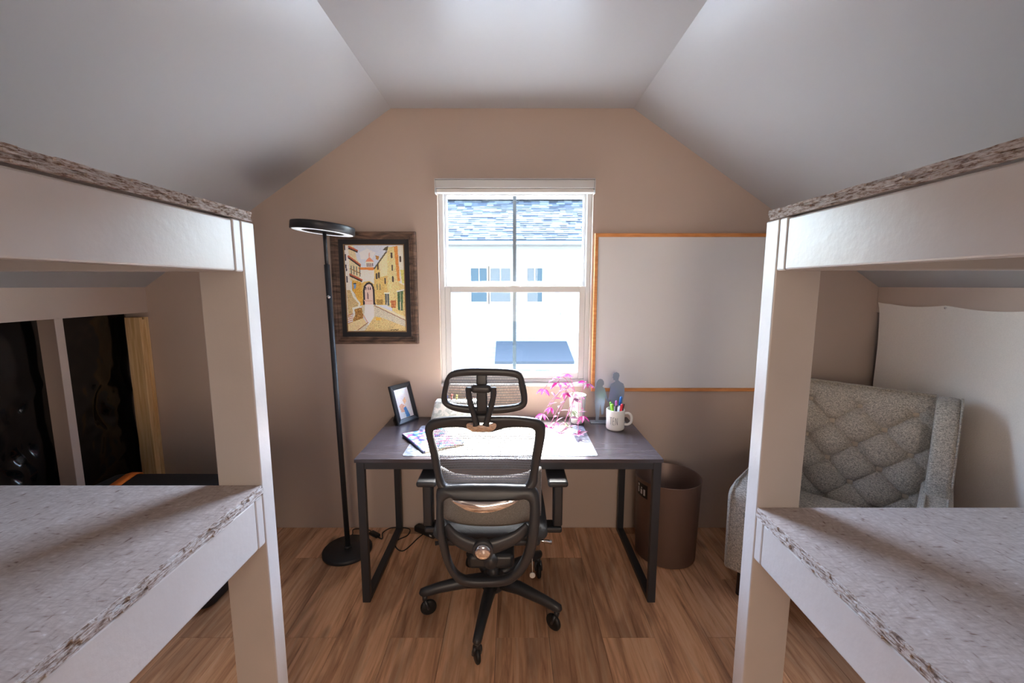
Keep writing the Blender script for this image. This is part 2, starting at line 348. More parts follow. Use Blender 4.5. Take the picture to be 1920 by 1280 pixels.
def radial(loop, cx, cz, n):
    """resample a star-shaped closed outline by angle after smoothing it with a Catmull-Rom spline"""
    k = len(loop); S = []
    for i in range(k):
        p0, p1, p2, p3 = loop[i-1], loop[i], loop[(i+1) % k], loop[(i+2) % k]
        for j in range(12):
            t = j/12
            S.append(tuple(0.5*((2*b)+(-a+c)*t+(2*a-5*b+4*c-d)*t*t+(-a+3*b-3*c+d)*t**3) for a, b, c, d in zip(p0, p1, p2, p3)))
    A = [(math.atan2(z-cz, x-cx), math.hypot(x-cx, z-cz)) for x, z in S]
    A.sort(); out = []
    A = [(A[-1][0]-2*PI, A[-1][1])] + A + [(A[0][0]+2*PI, A[0][1])]
    xs = [a for a, _ in A]; rs = [r for _, r in A]
    for i in range(n):
        a = -PI + 2*PI*i/n; r = float(np.interp(a, xs, rs)); out.append((cx+r*math.cos(a), cz+r*math.sin(a)))
    return out
ORIG = {}
def tag(o, label=None, cat=None, group=None, kind=None):
    if label: o['label'] = label
    if cat: o['category'] = cat
    if group: o['group'] = group
    if kind: o['kind'] = kind
    return o
def thing(name, loc, label=None, cat=None, group=None, kind=None, rz=0.0):
    o = bpy.data.objects.new(name, None); C.objects.link(o); o.location = loc; o.rotation_euler = (0, 0, rz)
    o.empty_display_size = 0.1
    ORIG[o.name] = Vector(loc); return tag(o, label, cat, group, kind)
def smooth_path(pts, k=8):
    P = [Vector(p) for p in pts]; out = []
    for i in range(len(P)-1):
        a = P[max(i-1, 0)]; b = P[i]; c = P[i+1]; d = P[min(i+2, len(P)-1)]
        for j in range(k):
            t = j/k; out.append(0.5*((2*b)+(c-a)*t+(2*a-5*b+4*c-d)*t*t+(3*b-a-3*c+d)*t**3))
    out.append(P[-1]); return out

# ------------------------------------------------------------------ the room
YW, YN, XK, ZK, XF, ZC = 2.58, -2.4, 2.2, 1.54, 0.69, 2.549
def zslope(x): return ZC if abs(x) <= XF else ZC - (abs(x)-XF)*(ZC-ZK)/(XK-XF)
fl = tag(MB().box(-2.5, 2.5, YN-0.1, YW+0.02, -0.06, -0.007).build('floor', JOINT), 'brown wood-look plank floor of the room', kind='structure')
pw, pl_ = 0.235, 1.22; plank_mesh = {}
for ci in range(-13, 14):
    x0 = ci*pw + 0.165
    if x0 + pw > 2.44 or x0 < -2.44: continue
    s0 = 1.708 + [0.56, 0.0, 0.80, 0.0, 0.38, 0.0][ci % 6]
    y = s0 - 6*pl_
    while y < YW:
        a, b = max(y, YN), min(y+pl_, YW-0.003); y += pl_
        if b-a < 0.05: continue
        key = round(b-a, 3)
        if key not in plank_mesh:
            o = MB().box(-pw/2+0.0009, pw/2-0.0009, 0.0009, b-a-0.0009, -0.008, 0).build('plank', PLANK, fl, bevel=0.0)
            plank_mesh[key] = o.data
        else:
            o = bpy.data.objects.new('plank', plank_mesh[key]); C.objects.link(o); o.parent = fl
        o.location = (x0+pw/2, a, 0)
WX0, WX1, WZ0, WZ1 = -0.437, 0.475, 0.935, 2.150
b = MB(); t = 0.13
b.prism([(-XK-0.3, -0.05), (WX0, -0.05), (WX0, ZC+0.05), (-XF, ZC+0.05), (-XK-0.3, zslope(XK+0.3)+0.05)], YW, YW+t)
b.prism([(WX1, -0.05), (XK+0.3, -0.05), (XK+0.3, zslope(XK+0.3)+0.05), (XF, ZC+0.05), (WX1, ZC+0.05)], YW, YW+t)
b.box(WX0, WX1, YW, YW+t, -0.05, WZ0); b.box(WX0, WX1, YW, YW+t, WZ1, ZC+0.05)
tag(b.build('wall_far', WALL), 'taupe gable wall with the window', kind='structure')
b = MB(); b.prism([(-XK-0.3, -0.05), (XK+0.3, -0.05), (XK+0.3, zslope(XK+0.3)+0.05), (XF, ZC+0.05), (-XF, ZC+0.05), (-XK-0.3, zslope(XK+0.3)+0.05)], YN-0.12, YN)
tag(b.build('wall_near', WALL), 'taupe wall behind the viewer', kind='structure')
w2 = thing('fill_window', (0, YN, 0.85), 'added window with a glowing panel behind the viewer, lighting the far wall', kind='structure')
b = MB(); b.rectring(-0.52, 0.52, 0.85, 2.15, [(0, YN), (0, YN+0.03), (0.06, YN+0.03), (0.06, YN+0.012)]); b.build('frame', WHITE, w2)
m, n, l, p = new_mat('fill_glow_panel'); p.inputs['Base Color'].default_value = srgb(230, 224, 214); p.inputs['Emission Color'].default_value = (1.0, 0.82, 0.66, 1); p.inputs['Emission Strength'].default_value = 4.2
MB().box(-0.459, 0.459, YN+0.004, YN+0.012, 0.911, 2.089).build('blind', m, w2)  # glowing panel added behind the viewer as fill light for the far wall
b = MB(); e = 0.3
b.prism([(-XK-e, zslope(XK+e)), (-XF, ZC), (XF, ZC), (XK+e, zslope(XK+e)), (XK+e, zslope(XK+e)+0.1), (XF+0.03, ZC+0.1), (-XF-0.03, ZC+0.1), (-XK-e, zslope(XK+e)+0.1)], YN-0.12, YW)
tag(b.build('ceiling', CEIL), 'pale grey sloped and flat attic ceiling', kind='structure')
for s_, nm in ((-1, 'wall_left'), (1, 'wall_right')):
    r = thing(nm, (s_*XK, 1.0, 0), 'low knee wall with open stud bays on the %s' % ('left' if s_ < 0 else 'right'), kind='structure')
    X = lambda d: (min(s_*XK, s_*(XK+d)), max(s_*XK, s_*(XK+d)))
    MB().box(*X(0.09), YN, YW-0.001, 1.39, ZK+0.03).build('header', WALL, r)
    MB().box(*X(0.09), YN, 0.55, -0.05, 1.39).build('wall_panel', WALL, r)
    MB().box(*X(0.09), 0.55, YW-0.001, 0.0, 0.038).build('bottom_plate', PINE, r)
    for y0 in (2.046, 1.64, 1.234, 0.83):
        MB().box(s_*XK-(0.086 if s_ < 0 else 0), s_*XK+(0.086 if s_ > 0 else 0), y0, y0+0.040, 0.038, 1.395).build('stud', WALL, r, bevel=0.002)
    if s_ < 0:
        for i, (dx, top) in enumerate(((0.0, 1.362), (-0.006, 1.350), (0.0, 1.362))):
            MB().box(-XK-0.088+dx, -XK+dx, 2.513+i*0.0215, 2.534+i*0.0215, 0.038, top).build('pine_board', PINE, r, bevel=0.0015)
# black plastic sheeting behind the studs
def sheet(u, v):
    y = 0.5+u*2.06; z = 0.03+v*1.42
    w = noise.noise((y*1.6, z*1.1, 3.1))*0.03 + noise.noise((y*5+z*3, z*3-y*2, 1.0))*0.006 + (abs(noise.noise((y*3-z*4, z*2, 8.0)))**0.7)*0.02
    k1 = math.exp(-((y-2.34)**2/0.012+(z-0.82)**2/0.10)) + 0.6*math.exp(-((y-1.93)**2/0.006+(z-0.75)**2/0.08)) + 0.5*math.exp(-((z-1.33-0.5*(y-2.4))**2/0.002+(y-2.3)**2/0.03))
    w += k1*(abs(noise.noise((y*9+z*4, z*7-y*3, 2.0)))*0.05 + noise.noise((y*22, z*16, 5.0))*0.008)
    return (-XK-0.125-w, y, z)
m, n, l, p = new_mat('black_poly_sheet'); p.inputs['Base Color'].default_value = srgb(9, 9, 11); p.inputs['Roughness'].default_value = 0.13
tag(MB().grid(sheet, 190, 120).build('plastic_sheet', m, smooth=True), 'wrinkled black plastic sheeting behind the open wall studs', 'plastic sheet')
m, n, l, p = new_mat('void_shade'); p.inputs['Base Color'].default_value = srgb(12, 11, 11); p.inputs['Roughness'].default_value = 0.9  # shade of the space behind the knee walls, put in as near-black colour
tag(MB().box(XK+0.22, XK+0.24, YN, YW-0.002, 0, 1.36).build('shade_panel_2', m), 'near-black panel standing in for the shade behind the right knee wall', kind='structure')
tag(MB().box(-XK-0.30, -XK-0.26, YN, YW-0.002, 0, 1.5).build('shade_panel_1', m), 'near-black panel standing in for the shade of the void behind the left studs', kind='structure')

# ------------------------------------------------------------------ window, blind, outside
win = thing('window_1', (0.02, YW+0.05, WZ0), 'white double-hung window', kind='structure')
gy = YW+0.035
MB().box(WX0, WX1, YW-0.004, YW+0.10, WZ0-0.004, WZ0+0.012).build('sill', WHITE, win, bevel=0.002)
b = MB()
b.box(WX0, WX0+0.028, gy, gy+0.085, WZ0+0.012, WZ1); b.box(WX1-0.028, WX1, gy, gy+0.085, WZ0+0.012, WZ1)
b.box(WX0+0.028, WX1-0.028, gy, gy+0.085, WZ1-0.05, WZ1); b.box(WX0+0.028, WX1-0.028, gy, gy+0.085, WZ0+0.012, WZ0+0.034)
b.build('frame', WHITE, win, bevel=0.002)
ux0, ux1 = WX0+0.0285, WX1-0.0285
b = MB()   # upper sash, outer track
for q in ((ux0, ux0+0.014, 1.53, 2.10), (ux1-0.014, ux1, 1.53, 2.10), (ux0+0.014, ux1-0.014, 1.535, 1.575), (ux0+0.014, ux1-0.014, 2.085, 2.10)): b.box(q[0], q[1], gy+0.045, gy+0.08, q[2], q[3])
us = b.build('upper_sash', WHITE, win, bevel=0.002)
MB().box(ux0+0.012, ux1-0.012, gy+0.060, gy+0.064, 1.57, 2.09).build('pane', GLASS, us)
MULL = mat('grey_grille', (120, 134, 142), 0.5)
MB().box(0.005, 0.026, gy+0.056, gy+0.0595, 1.575, 2.085).build('grille_bar', MULL, us)
b = MB()   # lower sash, inner track
for q in ((ux0, ux0+0.036, 0.970, 1.546), (ux1-0.036, ux1, 0.970, 1.546), (ux0+0.036, ux1-0.036, 0.970, 1.012), (ux0+0.036, ux1-0.036, 1.508, 1.546)): b.box(q[0], q[1], gy+0.004, gy+0.042, q[2], q[3])
ls = b.build('lower_sash', WHITE, win, bevel=0.002)
MB().box(ux0+0.034, ux1-0.034, gy+0.021, gy+0.025, 1.01, 1.51).build('pane', GLASS, ls)
MB().box(0.005, 0.026, gy+0.027, gy+0.0305, 1.012, 1.508).build('grille_bar', MULL, ls)
b = MB(); b.box(-0.012, 0.042, gy+0.006, gy+0.03, 1.546, 1.553); b.box(0.005, 0.05, gy+0.0, gy+0.018, 1.553, 1.561); b.build('sash_lock', CHROME, ls, bevel=0.002)
# insect screen frame outside the lower sash
SCR = mat('screen_frame', (205, 208, 210), 0.5)
b = MB()
for q in ((ux0, ux0+0.018, 0.972, 1.53), (ux1-0.018, ux1, 0.972, 1.53), (ux0+0.018, ux1-0.018, 0.972, 0.99), (ux0+0.018, ux1-0.018, 1.512, 1.53)): b.box(q[0], q[1], gy+0.082, gy+0.090, q[2], q[3])
b.build('screen_frame', SCR, win)
bl = thing('roller_blind', (0.017, YW-0.03, 2.07), 'white rolled-up blind cassette across the top of the window', 'blind')
b = MB(); b.box(-0.438, 0.472, YW-0.058, YW-0.002, 2.100, 2.146); b.build('cassette', WHITE, bl, bevel=0.004)
MB().box(-0.434, 0.468, YW-0.050, YW-0.010, 2.0765, 2.099).build('bottom_rail', mat('blind_white', (226, 222, 219), 0.6), bl, bevel=0.005)
MB().box(-0.441, 0.475, YW-0.061, YW-0.002, 2.147, 2.153).build('top_trim', mat('blind_grey', (180, 176, 176), 0.5), bl, bevel=0.001)
for sx in (-0.442, 0.4725):
    MB().box(sx, sx+0.004, YW-0.060, YW-0.002, 2.072, 2.1465).build('end_cap', WHITE, bl)

HY = 14.0
hs = thing('house', (0.5, HY+3, -3.2), 'white neighbouring house with blue-grey shingle roof seen through the window', 'house')
SIDE = mat('white_siding', (112, 112, 111), 0.7, spec=0.1); HTRIM = mat('house_trim', (134, 134, 132), 0.6, spec=0.1)
MB().box(-7, 8, HY, HY+0.2, -3.2, 2.97).build('wall', SIDE, hs)
b = MB(); z = -3.2
while z < 2.85:
    b.add([(-7, HY-0.004, z+0.16), (8, HY-0.004, z+0.16), (8, HY-0.022, z), (-7, HY-0.022, z), (-7, HY, z), (8, HY, z), (8, HY, z+0.16), (-7, HY, z+0.16)],
          [(0, 1, 2, 3), (3, 2, 5, 4)]); z += 0.16
tag(b.build('siding', SIDE, hs), kind='stuff')
MB().box(-7.2, 8.2, HY-0.42, HY+0.0, 2.84, 2.98).build('eave', HTRIM, hs)
b = MB(); pit = math.radians(50); Ls = 1.95; ey, ez = HY-0.44, 2.965
MB().prism([(ey, ez), (ey+Ls*math.cos(pit), ez+Ls*math.sin(pit)), (ey+2*Ls*math.cos(pit), ez), (ey+2*Ls*math.cos(pit), ez-0.1), (ey, ez-0.04)], -7.3, 8.3, 'x').build('roof', mat('roof_deck', (36, 44, 54), 0.9), hs)
rows = int(Ls/0.09); b = MB()
for i in range(rows):
    s0, s1 = i*0.09-0.012, i*0.09+0.10; x = -7.3 - random.random()*0.3
    while x < 8.3:
        w = random.uniform(0.16, 0.34); h0 = random.uniform(0.015, 0.035)
        P = lambda s, h, xx: (xx, ey+s*math.cos(pit)-h*math.sin(pit), ez+s*math.sin(pit)+h*math.cos(pit))
        b.add([P(s0, h0, x), P(s0, h0, x+w-0.004), P(s1, 0.012, x+w-0.004), P(s1, 0.012, x), P(s0, 0, x), P(s0, 0, x+w-0.004)], [(0, 1, 2, 3), (4, 5, 1, 0)]); x += w
tag(b.build('shingles', m_islands('shingle', [(34, 37, 41), (50, 53, 58), (64, 67, 70), (84, 87, 88)]), hs), kind='stuff')
ry = ey+Ls*math.cos(pit); rz_ = ez+Ls*math.sin(pit)
MB().prism([(ry-0.22, rz_-0.09), (ry, rz_+0.07), (ry+0.22, rz_-0.09), (ry, rz_+0.02)], -7.3, 8.3, 'x').build('ridge_cap', mat('ridge', (60, 70, 84), 0.9), hs)
HG = mat('house_glass', (44, 52, 54), 0.5, spec=0.08); 
for (x0, x1) in ((-1.33, -0.80), (-0.70, -0.05), (0.49, 0.98)):
    w = MB().rectring(x0-0.07, x1+0.07, 0.95, 2.17, [(0, HY-0.02), (0, HY-0.05), (0.07, HY-0.05), (0.07, HY-0.02)]).build('window', HTRIM, hs)
    MB().box(x0, x1, HY-0.032, HY-0.026, 1.02, 2.10).build('pane', HG, w)
    MB().box(x0, x1, HY-0.042, HY-0.033, 1.54, 1.58).build('meeting_rail', HTRIM, w)
    MB().box((x0+x1)/2-0.012, (x0+x1)/2+0.012, HY-0.042, HY-0.033, 1.58, 2.10).build('muntin', HTRIM, w)
pr = MB().add([(-0.52, HY-0.03, -0.27), (1.80, HY-0.03, -0.27), (1.88, HY-1.3, -0.72), (-0.52, HY-1.3, -0.72), (-0.52, HY-0.03, -0.35), (1.80, HY-0.03, -0.35), (1.88, HY-1.3, -0.80), (-0.52, HY-1.3, -0.80)],
              [(0, 1, 2, 3), (4, 7, 6, 5), (0, 3, 7, 4), (1, 5, 6, 2), (3, 2, 6, 7)]).build('porch_roof', mat('porch_shingle', (48, 50, 52), 0.85, spec=0.1), hs)
MB().box(-0.5, 1.86, HY-1.28, HY-1.16, -0.98, -0.81).build('porch_beam', HTRIM, hs)
for x in (-0.42, 0.56, 1.16, 1.7): MB().box(x, x+0.14, HY-1.29, HY-1.15, -3.2, -0.985).build('porch_post', HTRIM, hs)
MB().box(1.60, 1.66, HY-0.10, HY-0.03, 0.56, 0.72).build('wall_light', mat('sconce', (110, 120, 122), 0.5), hs)
tag(MB().box(-30, 30, 2.9, 40, -3.3, -3.2).build('ground', mat('concrete_ground', (150, 148, 142), 0.9, spec=0.1)), 'pale ground outside', kind='structure')

# ------------------------------------------------------------------ bunk beds
def bunk(s_, y0, y1, up, low, label):
    """s_: side; y0/y1 near and far face of the far post; up/low = (rail bottom, rail top, board bottom, board top)"""
    XA, XB, YA = 0.8, 1.84, -0.80
    r = thing('bunk_bed', (s_*1.29, 0.3, 0), label, 'bunk bed', 'pair of unfinished bunk beds')
    bx = lambda a, b_: (min(s_*a, s_*b_), max(s_*a, s_*b_))
    for (py0, py1) in ((y0, y1), (YA-(y1-y0), YA)):
        MB().box(*bx(XA, XA+0.139), py0, py1, 0.0, up[1]+0.003).build('post', BEDPAINT, r, bevel=0.004)
        MB().box(*bx(XB-0.075, XB), py0, py1, 0.0, up[1]+0.003 if py0 < 0 else up[1]+0.003).build('post', BEDPAINT, r, bevel=0.004)
    for (z0, z1, b0, b1), yd in ((up, y0+0.050), (low, y0-0.001)):
        cb = 0.039
        MB().box(*bx(XA+0.001, XB), y0-cb, y0-0.001, z0-0.002, z1+0.004).build('cross_beam', BEDPAINT, r, bevel=0.005)
        MB().box(*bx(XA+0.001, XB), YA+0.001, YA+cb, z0-0.002, z1).build('cross_beam', BEDPAINT, r, bevel=0.005)
        for xa in (XA+0.001, XB-0.039):
            MB().box(*bx(xa, xa+0.038), YA+cb+0.001, y0-cb-0.002, z0, z1).build('rail', BEDPAINT, r, bevel=0.005)
        # the board: painted faces, rough broken edge with real steps
        b = MB(); xo = XA-0.004; n_ = 70
        b.box(*bx(xo+0.006, XB), YA, yd, b0+0.004, b1, 0)
        b2 = MB(); random.seed(int(100*b1)+int(s_))
        nl = 4
        for k in range(nl):
            zz0, zz1 = b0+(b1-b0)*k/nl, b0+(b1-b0)*(k+1)/nl; y = YA
            while y < yd-0.004:
                ln = min(random.uniform(0.02, 0.09), yd-y); d = random.uniform(-0.003, 0.0045)
                b2.box(*bx(xo+d, xo+0.012), y, y+ln-0.0005, zz0, zz1-0.0004); y += ln
        dk = b.build('deck_board', OSB, r, bevel=0.001)
        tag(b2.build('rough_edge', OSBE, dk), kind='stuff')
    return r
bunk(-1, 1.293, 1.357, (1.592, 1.738, 1.744, 1.772), (0.722, 0.884, 0.886, 0.917), 'painted lumber bunk bed on the left, beside the floor lamp')
bunk(1, 1.312, 1.378, (1.596, 1.745, 1.750, 1.779), (0.655, 0.795, 0.797, 0.831), 'painted lumber bunk bed on the right, in front of the grey armchair')

# ------------------------------------------------------------------ whiteboard, painting
wb = thing('whiteboard', (1.1, YW-0.01, 0.905), 'white marker board with an orange wood frame beside the window', 'whiteboard')
ORW = m_wood('orange_wood', (206, 132, 70), (228, 156, 92), (8, 8, 60))
b = MB(); y1, y0 = YW-0.003, YW-0.024
b.rectring(0.487, 1.707, 0.905, 1.853, [(0, y1), (0, y0+0.003), (0.003, y0), (0.018, y0), (0.021, y0+0.006)])
b.build('frame', ORW, wb)
MB().box(0.506, 1.688, YW-0.014, YW-0.004, 0.924, 1.834).build('panel', mat('whiteboard_panel', (232, 230, 230), 0.28), wb)

def raster(W, H, bgc):
    img = np.zeros((H, W, 3)); img[:] = bgc
    yy, xx = np.mgrid[0:H, 0:W]; u = (xx+0.5)/W; v = (yy+0.5)/H
    return img, u, v
def poly(img, u, v, pts, col, jit=0.0, rs=None):
    ins = np.zeros(u.shape, bool); n_ = len(pts)
    for i in range(n_):
        x0, y0 = pts[i]; x1, y1 = pts[(i+1) % n_]
        c = ((y0 > v) != (y1 > v)) & (u < (x1-x0)*(v-y0)/((y1-y0) if abs(y1-y0) > 1e-9 else 1e-9)+x0); ins ^= c
    c = np.array(col, float)
    if jit: img[ins] = c + rs.normal(0, jit, (ins.sum(), 1))*np.array([1, 0.95, 0.8])
    else: img[ins] = c
def line(img, u, v, a, b_, w, col):
    ax, ay = a; bx, by = b_; dx, dy = bx-ax, by-ay; L2 = dx*dx+dy*dy+1e-12
    t = np.clip(((u-ax)*dx+(v-ay)*dy)/L2, 0, 1); d = np.hypot((u-ax-t*dx)*0.72, v-ay-t*dy)
    img[d < w] = col
def canvas(img, name, parent, x0, x1, z0, z1, y, material, world=True, tm=None):
    H, W = img.shape[:2]; vs = []; fs = []
    for j in range(H+1):
        for i in range(W+1): 
            q = Vector((x0+(x1-x0)*i/W, y, z1-(z1-z0)*j/H)); vs.append(tm @ q if tm is not None else q)
    for j in range(H):
        for i in range(W): fs.append((j*(W+1)+i, (j+1)*(W+1)+i, (j+1)*(W+1)+i+1, j*(W+1)+i+1))
    off = ORIG.get(parent.name, Vector((0, 0, 0))) if world else Vector((0, 0, 0))
    me = bpy.data.meshes.new(name); me.from_pydata([tuple(Vector(q)-off) for q in vs], [], fs); me.materials.append(material)
    at = me.color_attributes.new('Col', 'BYTE_COLOR', 'CORNER')
    c = np.clip(img, 0, 255)/255; cl = np.where(c <= 0.04045, c/12.92, ((c+0.055)/1.055)**2.4).reshape(-1, 3)
    full = np.ones((len(fs)*4, 4)); full[:, :3] = np.repeat(cl, 4, axis=0)
    at.data.foreach_set('color', full.ravel().astype(np.float32))
    o = bpy.data.objects.new(name, me); C.objects.link(o); o.parent = parent; ORIG[o.name] = off; return o
rs = np.random.RandomState(3)
img, u, v = raster(132, 184, (196, 202, 216))
img += rs.normal(0, 5, (184, 132, 1))
def Q(*pts):  # points read on the picture in a 660 x 925 sheet
    return [((x-215-(y-180)*0.035)/650, (y-180)/925) for x, y in pts]
def pg(pts, col, j=10): poly(img, u, v, Q(*pts), col, j, rs)
def ln(a, b_, w, col): a, b_ = Q(a, b_); line(img, u, v, a, b_, w, col)
pg([(380, 260), (470, 220), (560, 260), (520, 330), (400, 330)], (216, 218, 226), 6)
pg([(190, 160), (280, 160), (330, 210), (355, 330), (400, 380), (400, 560), (280, 560)], (206, 192, 158))           # left house
pg([(190, 160), (262, 160), (300, 1000), (215, 1000)], (216, 208, 200), 12)                                          # pale tower on the left
pg([(385, 440), (545, 440), (545, 640), (385, 640)], (226, 214, 202), 8)                                             # far facade
pg([(372, 415), (545, 418), (540, 445), (375, 442)], (222, 132, 66), 10)                                             # orange roof
pg([(455, 355), (535, 355), (535, 418), (455, 418)], (226, 206, 192), 6); pg([(450, 355), (490, 305), (542, 355)], (206, 140, 112), 8)
ln((492, 265), (492, 310), 0.006, (200, 170, 160))
for x in (468, 488, 508, 526): ln((x, 375), (x, 408), 0.005, (92, 80, 92))
pg([(545, 430), (690, 250), (700, 820), (545, 815)], (208, 178, 112), 16); pg([(600, 330), (690, 260), (690, 500), (610, 520)], (226, 208, 168), 10)
pg([(560, 290), (600, 300), (590, 340), (565, 330)], (176, 128, 70)); ln((545, 430), (680, 250), 0.008, (92, 84, 70))
pg([(690, 205), (800, 190), (840, 880), (690, 830)], (218, 196, 140), 18); pg([(760, 195), (800, 190), (830, 560), (800, 560)], (214, 140, 72), 16)
pg([(660, 210), (700, 190), (690, 240), (640, 235)], (90, 82, 66)); pg([(800, 190), (900, 180), (900, 620), (830, 590)], (222, 214, 196), 10)
pg([(830, 440), (900, 440), (900, 600), (850, 580)], (206, 202, 120), 16); pg([(780, 560), (900, 620), (900, 960), (740, 880)], (212, 190, 132), 18)
pg([(375, 600), (430, 570), (490, 560), (550, 600), (560, 820), (540, 815), (535, 650), (500, 595), (460, 595), (430, 650), (425, 815), (375, 820)], (200, 172, 104), 14)
pg([(432, 815), (436, 650), (462, 600), (500, 598), (530, 650), (535, 815)], (214, 188, 178), 8)                      # seen through the arch
pts = [(430, 815), (430, 660), (440, 615), (465, 588), (490, 582), (515, 595), (532, 630), (540, 690), (545, 815)]
for a_, b_ in zip(pts, pts[1:]): ln(a_, b_, 0.011, (44, 40, 48))
for x in (452, 478, 500): ln((x, 630), (x, 650), 0.006, (90, 70, 78))
ln((470, 690), (474, 750), 0.007, (120, 96, 96)); ln((432, 770), (520, 775), 0.006, (196, 164, 144))
pg([(300, 550), (400, 570), (420, 820), (380, 830), (330, 700), (300, 660)], (206, 158, 74), 18)                      # ochre wall
pg([(240, 660), (300, 660), (380, 810), (350, 850), (310, 900), (250, 960)], (190, 168, 124), 16)
pg([(320, 840), (410, 850), (420, 960), (300, 1010)], (150, 110, 58), 34)                                             # planted bank
pg([(400, 830), (430, 815), (545, 815), (900, 990), (900, 1120), (340, 1120), (330, 1100), (470, 1010), (420, 930)], (196, 190, 172), 14)   # street
pg([(440, 815), (535, 815), (545, 1060), (490, 1080), (430, 920)], (226, 222, 212), 6)
pg([(545, 940), (640, 960), (900, 1060), (900, 1120), (420, 1120)], (202, 180, 128), 16); pg([(560, 950), (620, 955), (610, 985), (560, 985)], (222, 176, 86), 8)
pg([(545, 820), (580, 822), (900, 950), (900, 985)], (214, 204, 176), 8); ln((545, 825), (890, 985), 0.005, (150, 112, 92))
pg([(225, 1030), (330, 990), (420, 960), (465, 1020), (370, 1090), (225, 1110)], (212, 192, 150), 12); ln((420, 930), (470, 1010), 0.005, (196, 150, 130)); ln((470, 1010), (360, 1090), 0.005, (150, 110, 80))
pts = [(290, 655), (320, 730), (380, 800), (370, 840), (310, 855), (320, 920), (280, 1000)]
for a_, b_ in zip(pts, pts[1:]): ln(a_, b_, 0.012, (226, 214, 204))
for k in range(5): ln((250, 930+k*22), (310-k*4, 915+k*22), 0.004, (176, 120, 96))
for k, (x, y) in enumerate(((222, 200), (230, 310), (236, 420), (242, 540))): ln((x, y-28), (x+4, y+30), 0.008, (64, 60, 70))
for (a_, b_) in (((270, 200), (360, 240)), ((265, 300), (390, 390)), ((280, 490), (405, 550))): ln(a_, b_, 0.011, (176, 92, 66)); ln((a_[0], a_[1]+16), (b_[0], b_[1]+14), 0.008, (58, 46, 46))
for x in (290, 320, 350, 385): ln((x, 400+(x-290)*0.2), (x+4, 480+(x-290)*0.3), 0.006, (96, 104, 92))
ln((280, 430), (395, 480), 0.005, (150, 112, 70)); pg([(315, 590), (345, 590), (340, 645), (322, 645)], (110, 150, 196), 6); ln((318, 586), (345, 586), 0.005, (40, 44, 60))
for (x, y) in ((735, 290), (742, 420), (748, 540), (830, 330), (662, 560), (585, 410), (570, 510), (595, 500)): ln((x, y-24), (x+2, y+24), 0.009, (78, 66, 58))
for x in (575, 605): ln((x, 600), (x+2, 650), 0.009, (150, 136, 96))
pg([(660, 690), (708, 690), (712, 830), (664, 810)], (86, 96, 96), 20); pg([(800, 680), (862, 660), (858, 880), (806, 870)], (70, 100, 70), 20)
for x, y0_, y1_ in ((684, 690, 815), (832, 680, 870)): ln((x, y0_), (x+2, y1_), 0.004, (206, 200, 176))
ln((655, 690), (712, 690), 0.006, (228, 218, 198)); ln((795, 672), (866, 655), 0.008, (232, 226, 206))
pg([(725, 770), (785, 770), (780, 850), (730, 850)], (180, 110, 66), 26); pg([(570, 760), (640, 760), (640, 815), (570, 812)], (160, 128, 72), 26)
pts = [(725, 1092), (750, 1086), (762, 1092), (775, 1084), (790, 1092), (812, 1084)]
for a_, b_ in zip(pts, pts[1:]): ln(a_, b_, 0.0035, (50, 38, 34))
pic = thing('framed_painting', (-0.82, YW-0.02, 1.195), 'framed street painting in a dark wood frame behind the floor lamp', 'painting')
FRW = m_wood('walnut_frame', (62, 46, 38), (128, 100, 82), (10, 10, 40), 0.45)
px0, px1, pz0, pz1 = -1.067, -0.565, 1.200, 1.862
b = MB(); yb = YW-0.002
b.rectring(px0, px1, pz0, pz1, [(0, yb), (0, yb-0.026), (0.006, yb-0.032), (0.016, yb-0.032), (0.020, yb-0.024), (0.030, yb-0.024), (0.034, yb-0.018), (0.042, yb-0.018), (0.044, yb-0.012)])
b.build('frame', FRW, pic)
MB().rectring(px0+0.043, px1-0.043, pz0+0.043, pz1-0.043, [(0, yb-0.010), (0, yb-0.014), (0.028, yb-0.013), (0.030, yb-0.009)]).build('liner', mat('black_liner', (30, 29, 33), 0.6), pic)
MB().rectring(px0+0.071, px1-0.071, pz0+0.071, pz1-0.071, [(0, yb-0.013), (0.002, yb-0.016), (0.005, yb-0.016), (0.006, yb-0.010)]).build('gilt_edge', mat('gilt', (150, 116, 76), 0.4, 0.3), pic)
img = np.clip((img-40)*1.22+46, 0, 255)
canvas(img, 'canvas', pic, px0+0.075, px1-0.075, pz0+0.075, pz1-0.075, yb-0.0105, m_vcol('oil_painting', 0.35, 0.3))

# ------------------------------------------------------------------ floor lamp
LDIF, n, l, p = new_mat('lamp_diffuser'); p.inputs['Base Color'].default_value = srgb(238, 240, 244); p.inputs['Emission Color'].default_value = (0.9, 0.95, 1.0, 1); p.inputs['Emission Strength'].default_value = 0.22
LX, LY = -0.966, 2.325
lp = thing('floor_lamp', (LX, LY, 0), 'tall slim black floor lamp with a ring-shaped head', 'lamp')
MB().lathe([(0.132, 0), (0.138, 0.004), (0.138, 0.020), (0.132, 0.026), (0.02, 0.028), (0.0, 0.028)], (LX, LY, 0), 48).build('base', BLACKMETAL, lp, smooth=True)
A = Vector((LX+0.004, LY, 0.027)); B = Vector((-0.998, LY, 1.853)); dv = (B-A)
MB().tube([A, A+dv*0.895], 0.0145, 20).build('pole', BLACKMETAL, lp, smooth=True)
MB().tube([A+dv*0.8951, B], 0.0095, 16).build('upper_pole', BLACKMETAL, lp, smooth=True)
MB().lathe([(0.021, 0), (0.021, 0.012), (0.0145, 0.014)], A, 24).build('collar', BLACKMETAL, lp, smooth=True)
kp = A+dv*0.80+Vector((0.003, -0.0150, 0))
MB().tube([kp, kp+Vector((0.0, -0.007, 0))], [0.010, 0.009], 16).build('switch_knob', CHROME, lp, smooth=True)
